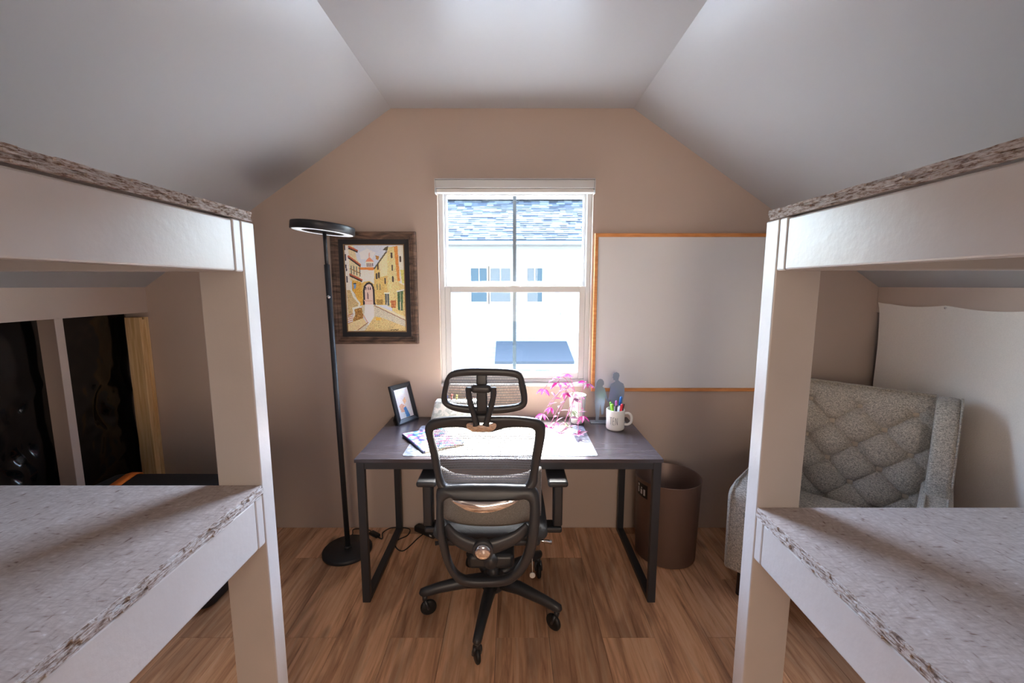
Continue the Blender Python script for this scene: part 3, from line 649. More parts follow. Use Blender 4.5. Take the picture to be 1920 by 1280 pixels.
hm = Matrix.Rotation(math.radians(5.5), 4, 'Y') @ Matrix.Rotation(math.radians(-1.0), 4, 'X')
HC = Vector((-1.003, LY, 1.853))
MB().lathe([(0, 0.020), (0.145, 0.020), (0.158, 0.017), (0.160, 0.012), (0.160, -0.022), (0.152, -0.024), (0.150, -0.0215)], HC, 64, tm=hm).build('head', BLACKMETAL, lp, smooth=True)
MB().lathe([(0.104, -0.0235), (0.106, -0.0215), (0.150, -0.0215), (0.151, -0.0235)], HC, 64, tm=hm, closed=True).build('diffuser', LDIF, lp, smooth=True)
MB().lathe([(0.0, -0.0235), (0.1035, -0.0235), (0.1035, -0.018), (0.0, -0.018)], HC, 64, tm=hm).build('hub_plate', BLACKMETAL, lp, smooth=True)
crd = smooth_path([(LX-0.02, LY+0.130, 0.018), (-1.00, 2.50, 0.006), (-1.01, 2.55, 0.005), (-0.92, 2.545, 0.005), (-0.86, 2.49, 0.005), (-0.80, 2.445, 0.005), (-0.815, 2.51, 0.005), (-0.78, 2.562, 0.005), (-0.72, 2.568, 0.005), (-0.655, 2.55, 0.005), (-0.652, 2.482, 0.005), (-0.70, 2.43, 0.005), (-0.693, 2.362, 0.005), (-0.636, 2.328, 0.005), (-0.58, 2.45, 0.006), (-0.548, 2.50, 0.010)], 6)
MB().tube(crd, 0.0034, 6).build('cord', RUBBER, lp, smooth=True)
MB().rbox(-0.895, -0.82, 2.468, 2.502, 0.001, 0.02, 0.006, 3, tm=Matrix.Translation((-0.857, 2.485, 0)) @ Matrix.Rotation(-0.6, 4, 'Z') @ Matrix.Translation((0.857, -2.485, 0))).build('foot_switch', RUBBER, lp, smooth=True)
ps = thing('power_strip', (-0.54, 2.50, 0), 'black power strip lying on the floor by the wall under the desk', 'power strip')
pm = Matrix.Translation((-0.54, 2.505, 0)) @ Matrix.Rotation(math.radians(-33), 4, 'Z')
MB().rbox(-0.085, 0.085, -0.024, 0.024, 0.001, 0.04, 0.01, 3, tm=pm).build('body', RUBBER, ps, smooth=True)
MB().box(0.052, 0.070, -0.0255, -0.0243, 0.016, 0.026, tm=pm).build('label_tag', WHITE, ps)

# ------------------------------------------------------------------ desk
dk = thing('desk', (-0.02, 2.24, 0), 'dark-topped desk with square black metal legs under the window', 'desk')
DX0, DX1, DY0, DY1, DZ = -0.742, 0.712, 1.912, 2.562, 0.742
DTOP = m_wood('dark_desk_laminate', (62, 55, 58), (74, 67, 71), (4, 60, 60), 0.26)
MB().box(DX0, DX1, DY0, DY1, DZ-0.018, DZ).build('tabletop', DTOP, dk, bevel=0.0015)
lw = 0.038; zt = DZ-0.0185
for sx in (DX0+0.006, DX1-0.006-lw):
    MB().box(sx, sx+lw, DY0+0.006, DY0+0.006+0.026, 0, zt).build('leg', BLACKMETAL, dk, bevel=0.002)
    MB().box(sx, sx+lw, DY1-0.034, DY1-0.008, 0, zt).build('leg', BLACKMETAL, dk, bevel=0.002)
    MB().box(sx, sx+lw, DY0+0.0325, DY1-0.0345, 0, 0.026).build('floor_runner', BLACKMETAL, dk, bevel=0.002)
    MB().box(sx, sx+lw, DY0+0.0325, DY1-0.0345, zt-0.026, zt).build('side_rail', BLACKMETAL, dk, bevel=0.002)
for y in (DY0+0.006, DY1-0.034):
    MB().box(DX0+0.0445, DX1-0.0445, y, y+0.026, zt-0.034, zt).build('apron', BLACKMETAL, dk, bevel=0.002)

# desk pad and everything on the desk
pad = thing('desk_pad', (-0.05, 2.17, DZ), 'cream desk pad with patterned grey side borders in front of the chair', 'desk pad')
def rrect(x0, x1, y0, y1, r, k=6):
    P = []
    for cx, cy, a0 in ((x1-r, y1-r, 0), (x0+r, y1-r, PI/2), (x0+r, y0+r, PI), (x1-r, y0+r, 1.5*PI)):
        for i in range(k+1): a = a0+PI/2*i/k; P.append((cx+r*math.cos(a), cy+r*math.sin(a)))
    return P
MB().prism(rrect(-0.525, 0.412, 1.948, 2.392, 0.018), DZ+0.0003, DZ+0.0022, 'z').build('backing', m_blobs('pad_border', [(112, 118, 134), (88, 96, 114), (130, 134, 148), (100, 106, 122)], 70, 0.6), pad)
MB().prism(rrect(-0.430, 0.335, 1.951, 2.389, 0.002), DZ+0.0023, DZ+0.0030, 'z').build('sheet', mat('cream_paper', (222, 212, 196), 0.7), pad)
nbk = thing('notebook', (-0.42, 2.17, DZ+0.003), 'floral magazine with a dark blue spine lying on the desk pad', 'notebook')
NA, NB, ND = Vector((-0.590, 2.220, 0)), Vector((-0.425, 1.975, 0)), Vector((-0.405, 2.330, 0))
ex = (ND-NA); ey_ = (NB-NA)
def nb(s, t, z): q = NA+ex*s+ey_*t; return (q.x, q.y, z)
def nslab(s0, s1, t0, t1, z0, z1): 
    b = MB(); b.add([nb(s0, t0, z0), nb(s1, t0, z0), nb(s1, t1, z0), nb(s0, t1, z0), nb(s0, t0, z1), nb(s1, t0, z1), nb(s1, t1, z1), nb(s0, t1, z1)], [(0, 3, 2, 1), (4, 5, 6, 7), (0, 1, 5, 4), (1, 2, 6, 5), (2, 3, 7, 6), (3, 0, 4, 7)]); return b
z0 = DZ+0.0033
nslab(0.03, 0.99, 0.01, 0.99, z0, z0+0.010).build('pages', mat('paper', (232, 226, 218), 0.8), nbk)
nslab(0.0, 1, 0, 1, z0+0.0102, z0+0.0125).build('cover', m_blobs('floral_print', [(206, 90, 150), (228, 190, 214), (70, 120, 170), (236, 232, 236), (60, 70, 120), (90, 170, 190), (214, 130, 180)], 42, 0.35), nbk)
nslab(-0.02, 0.028, 0, 1, z0, z0+0.0101).build('spine', mat('navy_spine', (38, 44, 84), 0.45), nbk)

# ------------------------------------------------------------------ photo frame
fb = Vector((-0.655, 2.395, DZ)); ang = math.atan2(0.138, 0.085)
pfm = Matrix.Translation(fb) @ Matrix.Rotation(ang, 4, 'Z') @ Matrix.Rotation(math.radians(-17), 4, 'X')
pf = thing('photo_frame', tuple(fb), 'black tabletop picture frame with a family snapshot, leaning back on the desk', 'photo frame')
W_, H_ = 0.165, 0.235
b = MB()
b.rectring(0, W_, 0.001, H_, [(0, 0.016), (0, 0.004), (0.006, 0.0), (0.026, 0.006), (0.030, 0.009)]); b.box(0.004, W_-0.004, 0.010, 0.015, 0.005, H_-0.004)
b.v = [tuple(pfm @ Vector(q)) for q in b.v]; b.build('frame', mat('satin_black_frame', (34, 38, 44), 0.35), pf)
img2, u2, v2 = raster(40, 56, (206, 204, 210)); img2 += rs.normal(0, 6, img2.shape)
poly(img2, u2, v2, [(0.1, 0.2), (0.5, 0.1), (0.9, 0.35), (0.75, 0.7), (0.2, 0.6)], (214, 206, 206), 6, rs)
poly(img2, u2, v2, [(0.12, 0.55), (0.34, 0.50), (0.55, 0.60), (0.42, 0.80), (0.22, 0.86)], (206, 160, 140), 12, rs)
poly(img2, u2, v2, [(0.45, 0.40), (0.66, 0.32), (0.70, 0.46), (0.52, 0.56)], (216, 168, 130), 10, rs)
poly(img2, u2, v2, [(0.40, 0.66), (0.58, 0.62), (0.74, 0.98), (0.46, 0.99)], (70, 120, 176), 12, rs)
poly(img2, u2, v2, [(0.05, 0.80), (0.4, 0.78), (0.44, 1.0), (0.05, 1.0)], (200, 206, 214), 6, rs)
canvas(img2, 'photo_print', pf, 0.028, W_-0.028, 0.029, H_-0.028, 0.0088, m_vcol('photo_print', 0.25, 0.5), tm=pfm)
b = MB(); stm = Matrix.Translation(fb) @ Matrix.Rotation(ang, 4, 'Z')
b.add([stm @ Vector(q) for q in ((0.055, 0.050, 0.12), (0.11, 0.050, 0.12), (0.11, 0.105, 0.001), (0.055, 0.105, 0.001), (0.055, 0.056, 0.12), (0.11, 0.056, 0.12), (0.11, 0.111, 0.001), (0.055, 0.111, 0.001))],
      [(0, 1, 2, 3), (4, 7, 6, 5), (0, 4, 5, 1), (3, 2, 6, 7), (0, 3, 7, 4), (1, 5, 6, 2)])
b.build('easel_back', mat('velvet_black', (20, 20, 22), 0.9), pf)

# ------------------------------------------------------------------ pencil case behind the headrest, with pens
pc = thing('pencil_case', (-0.33, 2.49, DZ), 'pale grey patterned fabric pencil case behind the chair headrest', 'pencil case')
b = MB(); b.add([(-0.487, 2.44, DZ+0.001), (-0.17, 2.44, DZ+0.001), (-0.17, 2.55, DZ+0.001), (-0.487, 2.55, DZ+0.001), (-0.458, 2.465, DZ+0.128), (-0.19, 2.465, DZ+0.128), (-0.19, 2.535, DZ+0.128), (-0.458, 2.535, DZ+0.128)],
                [(0, 3, 2, 1), (0, 1, 5, 4), (1, 2, 6, 5), (2, 3, 7, 6), (3, 0, 4, 7), (4, 5, 6, 7)])
b.build('body', m_blobs('case_fabric', [(204, 206, 204), (182, 188, 188), (214, 212, 208), (168, 176, 176)], 60, 0.8), pc, bevel=0.012, seg=3)
for i, (x, c_, nm, h) in enumerate(((-0.420, (120, 190, 90), 'green', 0.032), (-0.395, (60, 100, 180), 'blue', 0.024), (-0.365, (220, 120, 110), 'coral', 0.034), (-0.335, (232, 220, 120), 'yellow', 0.028))):
    o = MB().tube([(x, 2.50, DZ+0.1285), (x+0.004, 2.50, DZ+0.1285+h*0.75), (x+0.005, 2.50, DZ+0.1285+h)], [0.006, 0.006, 0.004], 10).build('felt_pen', mat('pen_'+nm, c_, 0.4), smooth=True)
    tag(o, '%s pen standing in the grey pencil case behind the headrest' % nm, 'pen', 'pens in the pencil case')

# ------------------------------------------------------------------ mug with pens
MX, MY = 0.585, 2.338
CER = mat('cream_ceramic', (238, 233, 226), 0.22, bump=0.05, bscale=30)
mg = thing('mug', (MX, MY, DZ), 'cream ceramic mug with lettering, holding pens on the desk corner', 'mug')
mh, mr = 0.118, 0.0515
MB().lathe([(0, 0.001), (mr-0.010, 0.001), (mr-0.003, 0.006), (mr, 0.014), (mr-0.001, 0.06), (mr, mh-0.002), (mr-0.002, mh), (mr-0.0045, mh-0.001), (mr-0.005, 0.012), (0, 0.010)], (MX, MY, DZ), 40).build('body', CER, mg, smooth=True)
hp = smooth_path([(MX+mr-0.004, MY-0.004, DZ+0.092), (MX+mr+0.020, MY-0.006, DZ+0.094), (MX+mr+0.036, MY-0.008, DZ+0.078), (MX+mr+0.036, MY-0.008, DZ+0.046), (MX+mr+0.020, MY-0.006, DZ+0.030), (MX+mr-0.005, MY-0.004, DZ+0.030)], 6)
MB().tube(hp, 0.0072, 12).build('handle', CER, mg, smooth=True)
b = MB()
def cyl(a, z): return (MX+(mr+0.0002)*math.sin(a), MY-(mr+0.0002)*math.cos(a), DZ+z)
def stroke(pts): b.tube([cyl(a, z) for a, z in pts], 0.0009, 6)
z0, z1 = 0.040, 0.080
stroke([(-0.86, z1), (-0.78, z1), (-0.70, z1), (-0.62, z1)]); stroke([(-0.74, z1), (-0.74, z0)])
stroke([(-0.50, z0), (-0.50, z1)]); stroke([(-0.50, z1), (-0.41, z1), (-0.33, z1)]); stroke([(-0.50, 0.061), (-0.43, 0.061), (-0.36, 0.061)]); stroke([(-0.50, z0), (-0.41, z0), (-0.33, z0)])
stroke([(-0.22, z0), (-0.22, z1)]); stroke([(-0.22, z1), (-0.15, 0.067), (-0.08, 0.053), (-0.01, z0)]); stroke([(-0.01, z0), (-0.01, z1)])
b.build('lettering', mat('letter_grey', (84, 84, 88), 0.6), mg)
def pen(x, y, dx, dy, h, r, cols, label, nm='pen'):
    o = thing(nm, (x, y, DZ+0.012), label, 'pen', 'pens in the mug')
    p0 = Vector((x, y, DZ+0.0125)); d = Vector((dx, dy, 1)).normalized()
    MB().tube([p0, p0+d*(h*0.70)], [r*0.7, r], 10).build('barrel', mat('pen_c%d%d%d' % cols[0], cols[0], 0.4), o, smooth=True)
    MB().tube([p0+d*(h*0.7003), p0+d*(h*0.97), p0+d*h], [r*1.12, r*1.12, r*0.8], 10).build('cap', mat('pen_c%d%d%d' % cols[1], cols[1], 0.35), o, smooth=True)
pen(MX-0.010, MY-0.010, -0.12, -0.07, 0.140, 0.0085, ((190, 214, 120), (140, 206, 60)), 'lime green highlighter leaning at the left of the mug', 'highlighter')
pen(MX-0.006, MY+0.012, -0.13, 0.10, 0.140, 0.006, ((160, 200, 120), (120, 190, 80)), 'thin green pen behind the highlighter in the mug')
pen(MX-0.003, MY-0.020, -0.02, -0.12, 0.136, 0.0052, ((36, 38, 60), (30, 32, 52)), 'dark navy pen at the front of the mug')
pen(MX+0.002, MY+0.003, 0.02, 0.05, 0.150, 0.0055, ((150, 80, 160), (206, 110, 190)), 'pink-purple pen standing in the middle of the mug')
pen(MX+0.014, MY+0.012, 0.13, 0.08, 0.172, 0.0068, ((220, 220, 226), (40, 120, 206)), 'tall marker with a bright blue cap in the mug', 'marker')
pen(MX+0.014, MY-0.014, 0.10, -0.10, 0.142, 0.0070, ((226, 226, 228), (216, 46, 56)), 'marker with a red cap at the front of the mug', 'marker')
pen(MX+0.020, MY+0.000, 0.18, -0.02, 0.138, 0.0050, ((30, 30, 34), (26, 26, 30)), 'black pen leaning towards the mug handle')

# ------------------------------------------------------------------ couple silhouette
sl = thing('silhouette_ornament', (0.56, 2.455, DZ), 'flat metal silhouette of a couple holding hands, behind the mug', 'ornament')
STEEL = mat('brushed_steel', (150, 160, 172), 0.33, 0.9, bump=0.05, bscale=200)
S = 0.00345   # metres per unit of the outline, 1 unit = 1 px in the close view / 8
def SP(pts, x0=0.472): return [(x0 + x*S, DZ+0.008 + y*S) for x, y in pts]
woman = [(7, 0), (12, 0), (13, 10), (14, 24), (15, 30), (16, 24), (17, 12), (20, 12), (21, 24), (22, 34), (22.5, 42), (25, 38), (27.5, 34), (29, 35), (26, 44), (23, 52), (22, 57), (20, 59), (17.5, 61), (18, 63), (20, 65), (19.5, 70), (17, 73.5), (13, 74.5), (9, 72.5), (7, 68), (6.5, 62), (5, 58), (4.5, 50), (5.5, 42), (5, 34), (6, 22), (7.5, 10)]
man = [(34, 0), (41, 0), (42, 20), (43, 30), (44, 20), (45, 0), (51, 0), (52, 20), (53, 36), (55, 44), (55.5, 54), (55, 60), (53, 66), (47, 69.5), (44.5, 72), (45, 76), (46, 80), (45, 84), (41, 86), (37, 85), (35, 82), (35.2, 79), (34.6, 77), (35.5, 75), (36, 72.5), (39, 71.5), (39, 69.5), (33, 66), (31, 60), (30, 50), (29, 42), (28, 36), (30, 34), (32, 40), (33, 36), (33, 20)]
MB().prism(SP(woman), 2.452, 2.455).build('woman_cutout', STEEL, sl)
MB().prism(SP(man), 2.4555, 2.4585).build('man_cutout', STEEL, sl)
MB().box(0.465, 0.672, 2.430, 2.480, DZ+0.0005, DZ+0.0075).build('stand', STEEL, sl, bevel=0.001)

# ------------------------------------------------------------------ potted plant
PX, PY = 0.387, 2.452
pp = thing('potted_plant', (PX, PY, DZ), 'trailing pink and purple striped plant in a white pot by the window', 'plant')
MB().lathe([(0, 0.001), (0.034, 0.001), (0.038, 0.004), (0.050, 0.165), (0.051, 0.170), (0.049, 0.172), (0.046, 0.168), (0.044, 0.150), (0, 0.148)], (PX, PY, DZ), 36).build('pot', mat('white_pot', (232, 232, 230), 0.3), pp, smooth=True)
MB().lathe([(0, 0.152), (0.043, 0.150), (0.043, 0.1485), (0, 0.1484)], (PX, PY, DZ), 24).build('soil', mat('soil', (58, 44, 36), 0.9), pp)
def m_leaf(name, edge, mid):
    m, n, l, p = new_mat(name)
    tc = n.new('ShaderNodeTexCoord'); s = n.new('ShaderNodeSeparateXYZ'); l.new(tc.outputs['Object'], s.inputs['Vector'])
    a = n.new('ShaderNodeMath'); a.operation = 'ABSOLUTE'; l.new(s.outputs['Y'], a.inputs[0])
    r = ramp(n, [(0.0, srgb(*edge)), (0.12, srgb(*edge)), (0.22, srgb(*mid)), (0.5, srgb(*mid)), (0.62, srgb(*edge))]); 
    k = n.new('ShaderNodeMath'); k.operation = 'MULTIPLY'; k.inputs[1].default_value = 5.5; l.new(a.outputs[0], k.inputs[0])
    l.new(k.outputs[0], r.inputs['Fac']); l.new(r.outputs['Color'], p.inputs['Base Color']); p.inputs['Roughness'].default_value = 0.4
    tr = n.new('ShaderNodeBsdfTranslucent'); l.new(r.outputs['Color'], tr.inputs['Color'])
    mx = n.new('ShaderNodeMixShader'); mx.inputs['Fac'].default_value = 0.4; l.new(p.outputs['BSDF'], mx.inputs[1]); l.new(tr.outputs['BSDF'], mx.inputs[2]); l.new(mx.outputs['Shader'], n['Material Output'].inputs['Surface'])
    return m
LEAF = [m_leaf('leaf_pink', (196, 36, 136), (222, 120, 184)), m_leaf('leaf_purple', (120, 44, 98), (180, 150, 170)), m_leaf('leaf_green', (96, 120, 72), (190, 196, 176)), m_leaf('leaf_magenta', (176, 24, 116), (206, 66, 150))]
def leaf_mesh(mt):
    b = MB()
    def fn(s, t):
        w = 0.20*math.sin(PI*min(1, s**0.8))**0.9*(1-0.25*s); y = (t-0.5)*2*w
        return (s, y, -0.18*s*s + 0.9*abs(y)*0.6)
    b.grid(fn, 7, 4); o = b.build('leaf', mt, smooth=True); me = o.data; bpy.data.objects.remove(o); return me
LM = [leaf_mesh(m_) for m_ in LEAF]
def add_leaf(pos, d, L, kind, roll=0.0):
    o = bpy.data.objects.new('leaf', LM[kind]); C.objects.link(o); o.parent = pp
    q = Vector(d).to_track_quat('X', 'Z'); o.rotation_mode = 'QUATERNION'
    from mathutils import Quaternion
    o.rotation_quaternion = q @ Quaternion((1, 0, 0), roll); o.scale = (L, L, L); o.location = Vector(pos)-ORIG[pp.name]
STEM = mat('plant_stem', (186, 120, 150), 0.5); random.seed(21)
top = Vector((PX, PY, DZ+0.15))
stems = [  # end points (x, y, z) of the arching, trailing stems and the leaf kinds they carry
    ((0.178, 2.33, 0.975), 0.10, (0, 3, 0)), ((0.256, 2.36, 1.005), 0.09, (0, 0, 3)), ((0.303, 2.37, 0.945), 0.07, (0, 3, 2)), ((0.432, 2.40, 0.990), 0.05, (3, 1, 3)),
    ((0.212, 2.30, 0.880), 0.09, (0, 3, 1)), ((0.172, 2.28, 0.848), 0.08, (1, 3, 0)), ((0.242, 2.28, 0.800), 0.08, (1, 0, 2)), ((0.335, 2.33, 0.850), 0.06, (2, 2, 1)),
    ((0.265, 2.20, 0.760), 0.07, (1, 1, 0)), ((0.350, 2.18, 0.762), 0.06, (1, 0, 1)), ((0.305, 2.24, 0.780), 0.07, (1, 2, 1)), ((0.392, 2.30, 0.830), 0.05, (0, 1, 0)), ((0.200, 2.25, 0.775), 0.08, (1, 3, 1))]
for (ep, arch, kinds) in stems:
    e_ = Vector(ep); st = top+Vector((random.uniform(-0.02, 0.02), random.uniform(-0.02, 0.01), 0))
    mid1 = st.lerp(e_, 0.35)+Vector((0, 0, arch)); mid2 = st.lerp(e_, 0.72)+Vector((0, 0, arch*0.75))
    P = smooth_path([st, mid1, mid2, e_], 5); MB().tube(P, 0.0018, 6).build('stem', STEM, pp, smooth=True)
    dr = (P[-1]-P[-3]).normalized()
    for k in range(5):   # rosette at the tip
        a = 2*PI*k/5+random.random(); d = dr*0.6+Vector((math.cos(a)*0.8, math.sin(a)*0.8-0.15, 0.25*random.uniform(-1, 1)))
        pos = e_.copy(); d.normalize(); L = random.uniform(0.040, 0.060)
        if pos.z + d.z*L - 0.2*L < DZ+0.012: d.z = abs(d.z)*0.3+0.30; pos.z = max(pos.z, DZ+0.02)
        add_leaf(pos, d, L, kinds[k % 3], random.uniform(-0.6, 0.6))
    for q in (0.45, 0.62, 0.8):
        i = int(q*(len(P)-1)); a = random.uniform(0, 2*PI); d = Vector((math.cos(a), math.sin(a)-0.3, random.uniform(-0.1, 0.5)))
        add_leaf(P[i], d, random.uniform(0.040, 0.056), kinds[(i) % 3], random.uniform(-0.5, 0.5))

# ------------------------------------------------------------------ office chair
oc = thing('office_chair', (-0.09, 1.89, 0), 'black mesh office chair with a headrest pulled up to the desk', 'chair')
FRM = mat('chair_frame_plastic', (56, 57, 61), 0.36, bump=0.08, bscale=700)
PRF = [(0.28, 1.68), (0.36, 1.655), (0.45, 1.635), (0.55, 1.62), (0.66, 1.635), (0.77, 1.655), (0.9, 1.635), (1.04, 1.605), (1.06, 1.585), (1.25, 1.565)]
def yf(z): return float(np.interp(z, [a for a, _ in PRF], [b_ for _, b_ in PRF]))
HO = [(-0.229,1.23),(-0.179,1.244),(-0.109,1.246),(-0.01,1.242),(0.03,1.23),(0.048,1.192),(0.059,1.129),(0.051,1.092),(0.01,1.073),(-0.072,1.064),(-0.163,1.066),(-0.228,1.079),(-0.262,1.103),(-0.267,1.135),(-0.252,1.198)]
HI = [(-0.22,1.209),(-0.11,1.215),(0.01,1.209),(0.024,1.182),(0.034,1.122),(0.02,1.103),(-0.071,1.094),(-0.163,1.096),(-0.233,1.107),(-0.245,1.129),(-0.235,1.182)]
UO = [(-0.341,0.996),(-0.326,1.024),(-0.301,1.038),(-0.206,1.05),(-0.103,1.05),(0.0,1.05),(0.093,1.038),(0.121,1.022),(0.132,0.996),(0.127,0.93),(0.108,0.81),(0.094,0.737),(0.0,0.724),(-0.12,0.718),(-0.239,0.724),(-0.3,0.737),(-0.316,0.81),(-0.333,0.93)]
UI = [(-0.299,0.992),(-0.24,1.001),(-0.188,0.999),(-0.147,0.985),(-0.115,0.978),(-0.073,0.982),(-0.021,0.999),(0.052,1.001),(0.084,0.992),(0.09,0.966),(0.081,0.882),(0.059,0.751),(-0.022,0.741),(-0.12,0.737),(-0.207,0.741),(-0.277,0.756),(-0.295,0.882),(-0.309,0.966)]
LO = [(-0.3,0.737),(-0.218,0.749),(-0.12,0.751),(0.0,0.749),(0.094,0.737),(0.113,0.678),(0.109,0.571),(0.095,0.471),(0.056,0.374),(0.0,0.302),(-0.057,0.282),(-0.126,0.279),(-0.183,0.282),(-0.232,0.308),(-0.272,0.388),(-0.295,0.498),(-0.306,0.592),(-0.306,0.678)]
LI = [(-0.274,0.686),(-0.239,0.699),(-0.2,0.667),(-0.119,0.646),(-0.033,0.657),(0.022,0.688),(0.054,0.692),(0.072,0.667),(0.067,0.582),(0.051,0.471),(0.018,0.388),(-0.034,0.334),(-0.125,0.321),(-0.203,0.334),(-0.245,0.394),(-0.263,0.498),(-0.276,0.592),(-0.278,0.657)]
CR = [(-0.244,0.714),(-0.185,0.703),(-0.12,0.699),(-0.033,0.703),(0.024,0.716),(0.026,0.705),(-0.011,0.682),(-0.065,0.663),(-0.119,0.657),(-0.174,0.665),(-0.217,0.686),(-0.241,0.703)]
b = MB(); I_ = b.loopring(HO, HI, yf, 0.034); hr = b.build('headrest_frame', FRM, oc, smooth=True)
MB().loopfill(I_, lambda z: yf(z)+0.006, -0.012).build('headrest_mesh', MESH, oc)
b = MB(); I_ = b.loopring(UO, UI, yf, 0.042, 120); b.build('backrest_frame', FRM, oc, smooth=True)
MB().loopfill(I_, lambda z: yf(z)+0.006, 0.012).build('backrest_mesh', MESH, oc)
b = MB(); b.loopring(LO, LI, lambda z: yf(z)-0.006, 0.046, 120); b.build('lower_back_frame', FRM, oc, smooth=True)
# chrome crescent and plate
def dish(loop, depth, yoff):
    L_ = radial(loop, sum(p[0] for p in loop)/len(loop), sum(p[1] for p in loop)/len(loop), 64); b = MB()
    b.loopfill(L_, lambda z: yf(z)+yoff, -depth, 5); return b
dish(CR, 0.008, -0.046).build('chrome_crescent', CHROME, oc, smooth=True)
PLT = [(-0.168,1.031),(-0.116,1.034),(-0.064,1.031),(-0.063,1.010),(-0.082,0.996),(-0.116,0.993),(-0.151,0.996),(-0.171,1.010)]
dish(PLT, 0.006, -0.040).build('chrome_plate', CHROME, oc, smooth=True)
# headrest bracket: centre strap, oval hinge, fork
MB().rbox(-0.133, -0.093, yf(1.15)-0.022, yf(1.15)-0.006, 1.078, 1.222, 0.006, 3).build('headrest_strap', FRM, oc, smooth=True)
MB().rbox(-0.152, -0.076, yf(1.17)-0.046, yf(1.17)-0.018, 1.155, 1.187, 0.014, 5).build('headrest_hinge', FRM, oc, smooth=True)
for pts in ([(-0.160, 1.178), (-0.160, 1.150), (-0.153, 1.110), (-0.143, 1.070), (-0.134, 1.030)], [(-0.068, 1.178), (-0.068, 1.150), (-0.076, 1.110), (-0.087, 1.070), (-0.098, 1.030)]):
    MB().tube(smooth_path([(x, yf(1.17)-0.040+(1.178-z)*0.10, z) for x, z in pts], 5), [0.0108]*20+[0.014], 12, flat=0.9).build('headrest_fork', FRM, oc, smooth=True)
MB().rbox(-0.150, -0.082, yf(1.03)-0.040, yf(1.03)-0.010, 1.022, 1.064, 0.010, 4).build('bracket_base', FRM, oc, smooth=True)
# lumbar pad, crossbar and knob
LMESH = mat('lumbar_fabric', (146, 140, 134), 0.8, bump=0.6, bscale=420, vary=0.25, vscale=260)
def lumb(s_, t_):
    a = (s_-0.5)*2; x = -0.098+a*0.226; z = 0.545+t_*0.225
    edge = max(abs(a)**4, abs(t_*2-1)**6)
    return (x, 1.690-0.030*(1-a*a)+0.02*edge+0.055*abs(a)**3, z)
MB().grid(lumb, 24, 12).build('lumbar_pad', LMESH, oc, smooth=True).modifiers.new('thick', 'SOLIDIFY').thickness = 0.022
bar = smooth_path([(-0.272, 1.632, 0.575), (-0.235, 1.615, 0.540), (-0.180, 1.606, 0.512), (-0.116, 1.602, 0.500), (-0.050, 1.606, 0.512), (0.020, 1.615, 0.540), (0.066, 1.632, 0.575)], 8)
MB().tube(bar, [0.022+0.014*math.sin(PI*i/(len(bar)-1)) for i in range(len(bar))], 14, flat=0.55).build('crossbar', FRM, oc, smooth=True)
kx, kz = -0.116, 0.503
b = MB(); b.tube([(kx, 1.60, kz), (kx, 1.570, kz)], 0.042, 32); b.build('knob_housing', FRM, oc, smooth=True, bevel=0.004)
b = MB(); b.tube([(kx, 1.5695, kz), (kx, 1.562, kz), (kx, 1.556, kz)], [0.033, 0.032, 0.024], 32); b.build('tension_knob', CHROME, oc, smooth=True)
# seat, pan, mechanism
SEATF = mat('seat_mesh_fabric', (60, 62, 66), 0.8, bump=0.4, bscale=400)
MB().rbox(-0.345, 0.155, 1.72, 2.19, 0.445, 0.505, 0.03, 5, puff=0.006).build('seat', SEATF, oc, smooth=True)
MB().rbox(-0.315, 0.125, 1.74, 2.15, 0.412, 0.444, 0.014, 3).build('seat_pan', FRM, oc, smooth=True)
MB().rbox(-0.19, 0.01, 1.68, 2.02, 0.345, 0.411, 0.02, 4).build('tilt_mechanism', BLACKPL, oc, smooth=True)
MB().tube([(-0.09, 1.655, 0.40), (-0.09, 1.72, 0.385)], [0.03, 0.03], 12).build('back_mount', FRM, oc, smooth=True)
MB().tube([(0.005, 1.86, 0.375), (0.14, 1.85, 0.372), (0.185, 1.845, 0.368)], [0.006, 0.006, 0.010], 10).build('height_lever', CHROME, oc, smooth=True)
MB().tube([(-0.185, 1.86, 0.375), (-0.31, 1.84, 0.372), (-0.355, 1.835, 0.368)], [0.006, 0.006, 0.010], 10).build('tilt_lever', BLACKPL, oc, smooth=True)
b = MB(); b.tube([(0.085, 1.66, 0.44), (0.086, 1.656, 0.35)], 0.0012, 6); b.tube([(0.086, 1.652, 0.340), (0.086, 1.658, 0.340)], 0.012, 16); b.build('hang_tag', mat('tag_white', (214, 212, 206), 0.5), oc, smooth=True)
MB().tube([(-0.09, 1.89, 0.14), (-0.09, 1.89, 0.23)], 0.028, 20).build('gas_lift_sleeve', BLACKPL, oc, smooth=True)
MB().tube([(-0.09, 1.89, 0.23), (-0.09, 1.89, 0.345)], 0.018, 20).build('gas_lift', CHROME, oc, smooth=True)
MB().lathe([(0, 0.105), (0.050, 0.107), (0.058, 0.120), (0.055, 0.168), (0.042, 0.180), (0, 0.181)], (-0.09, 1.89, 0), 28).build('hub', BLACKPL, oc, smooth=True)
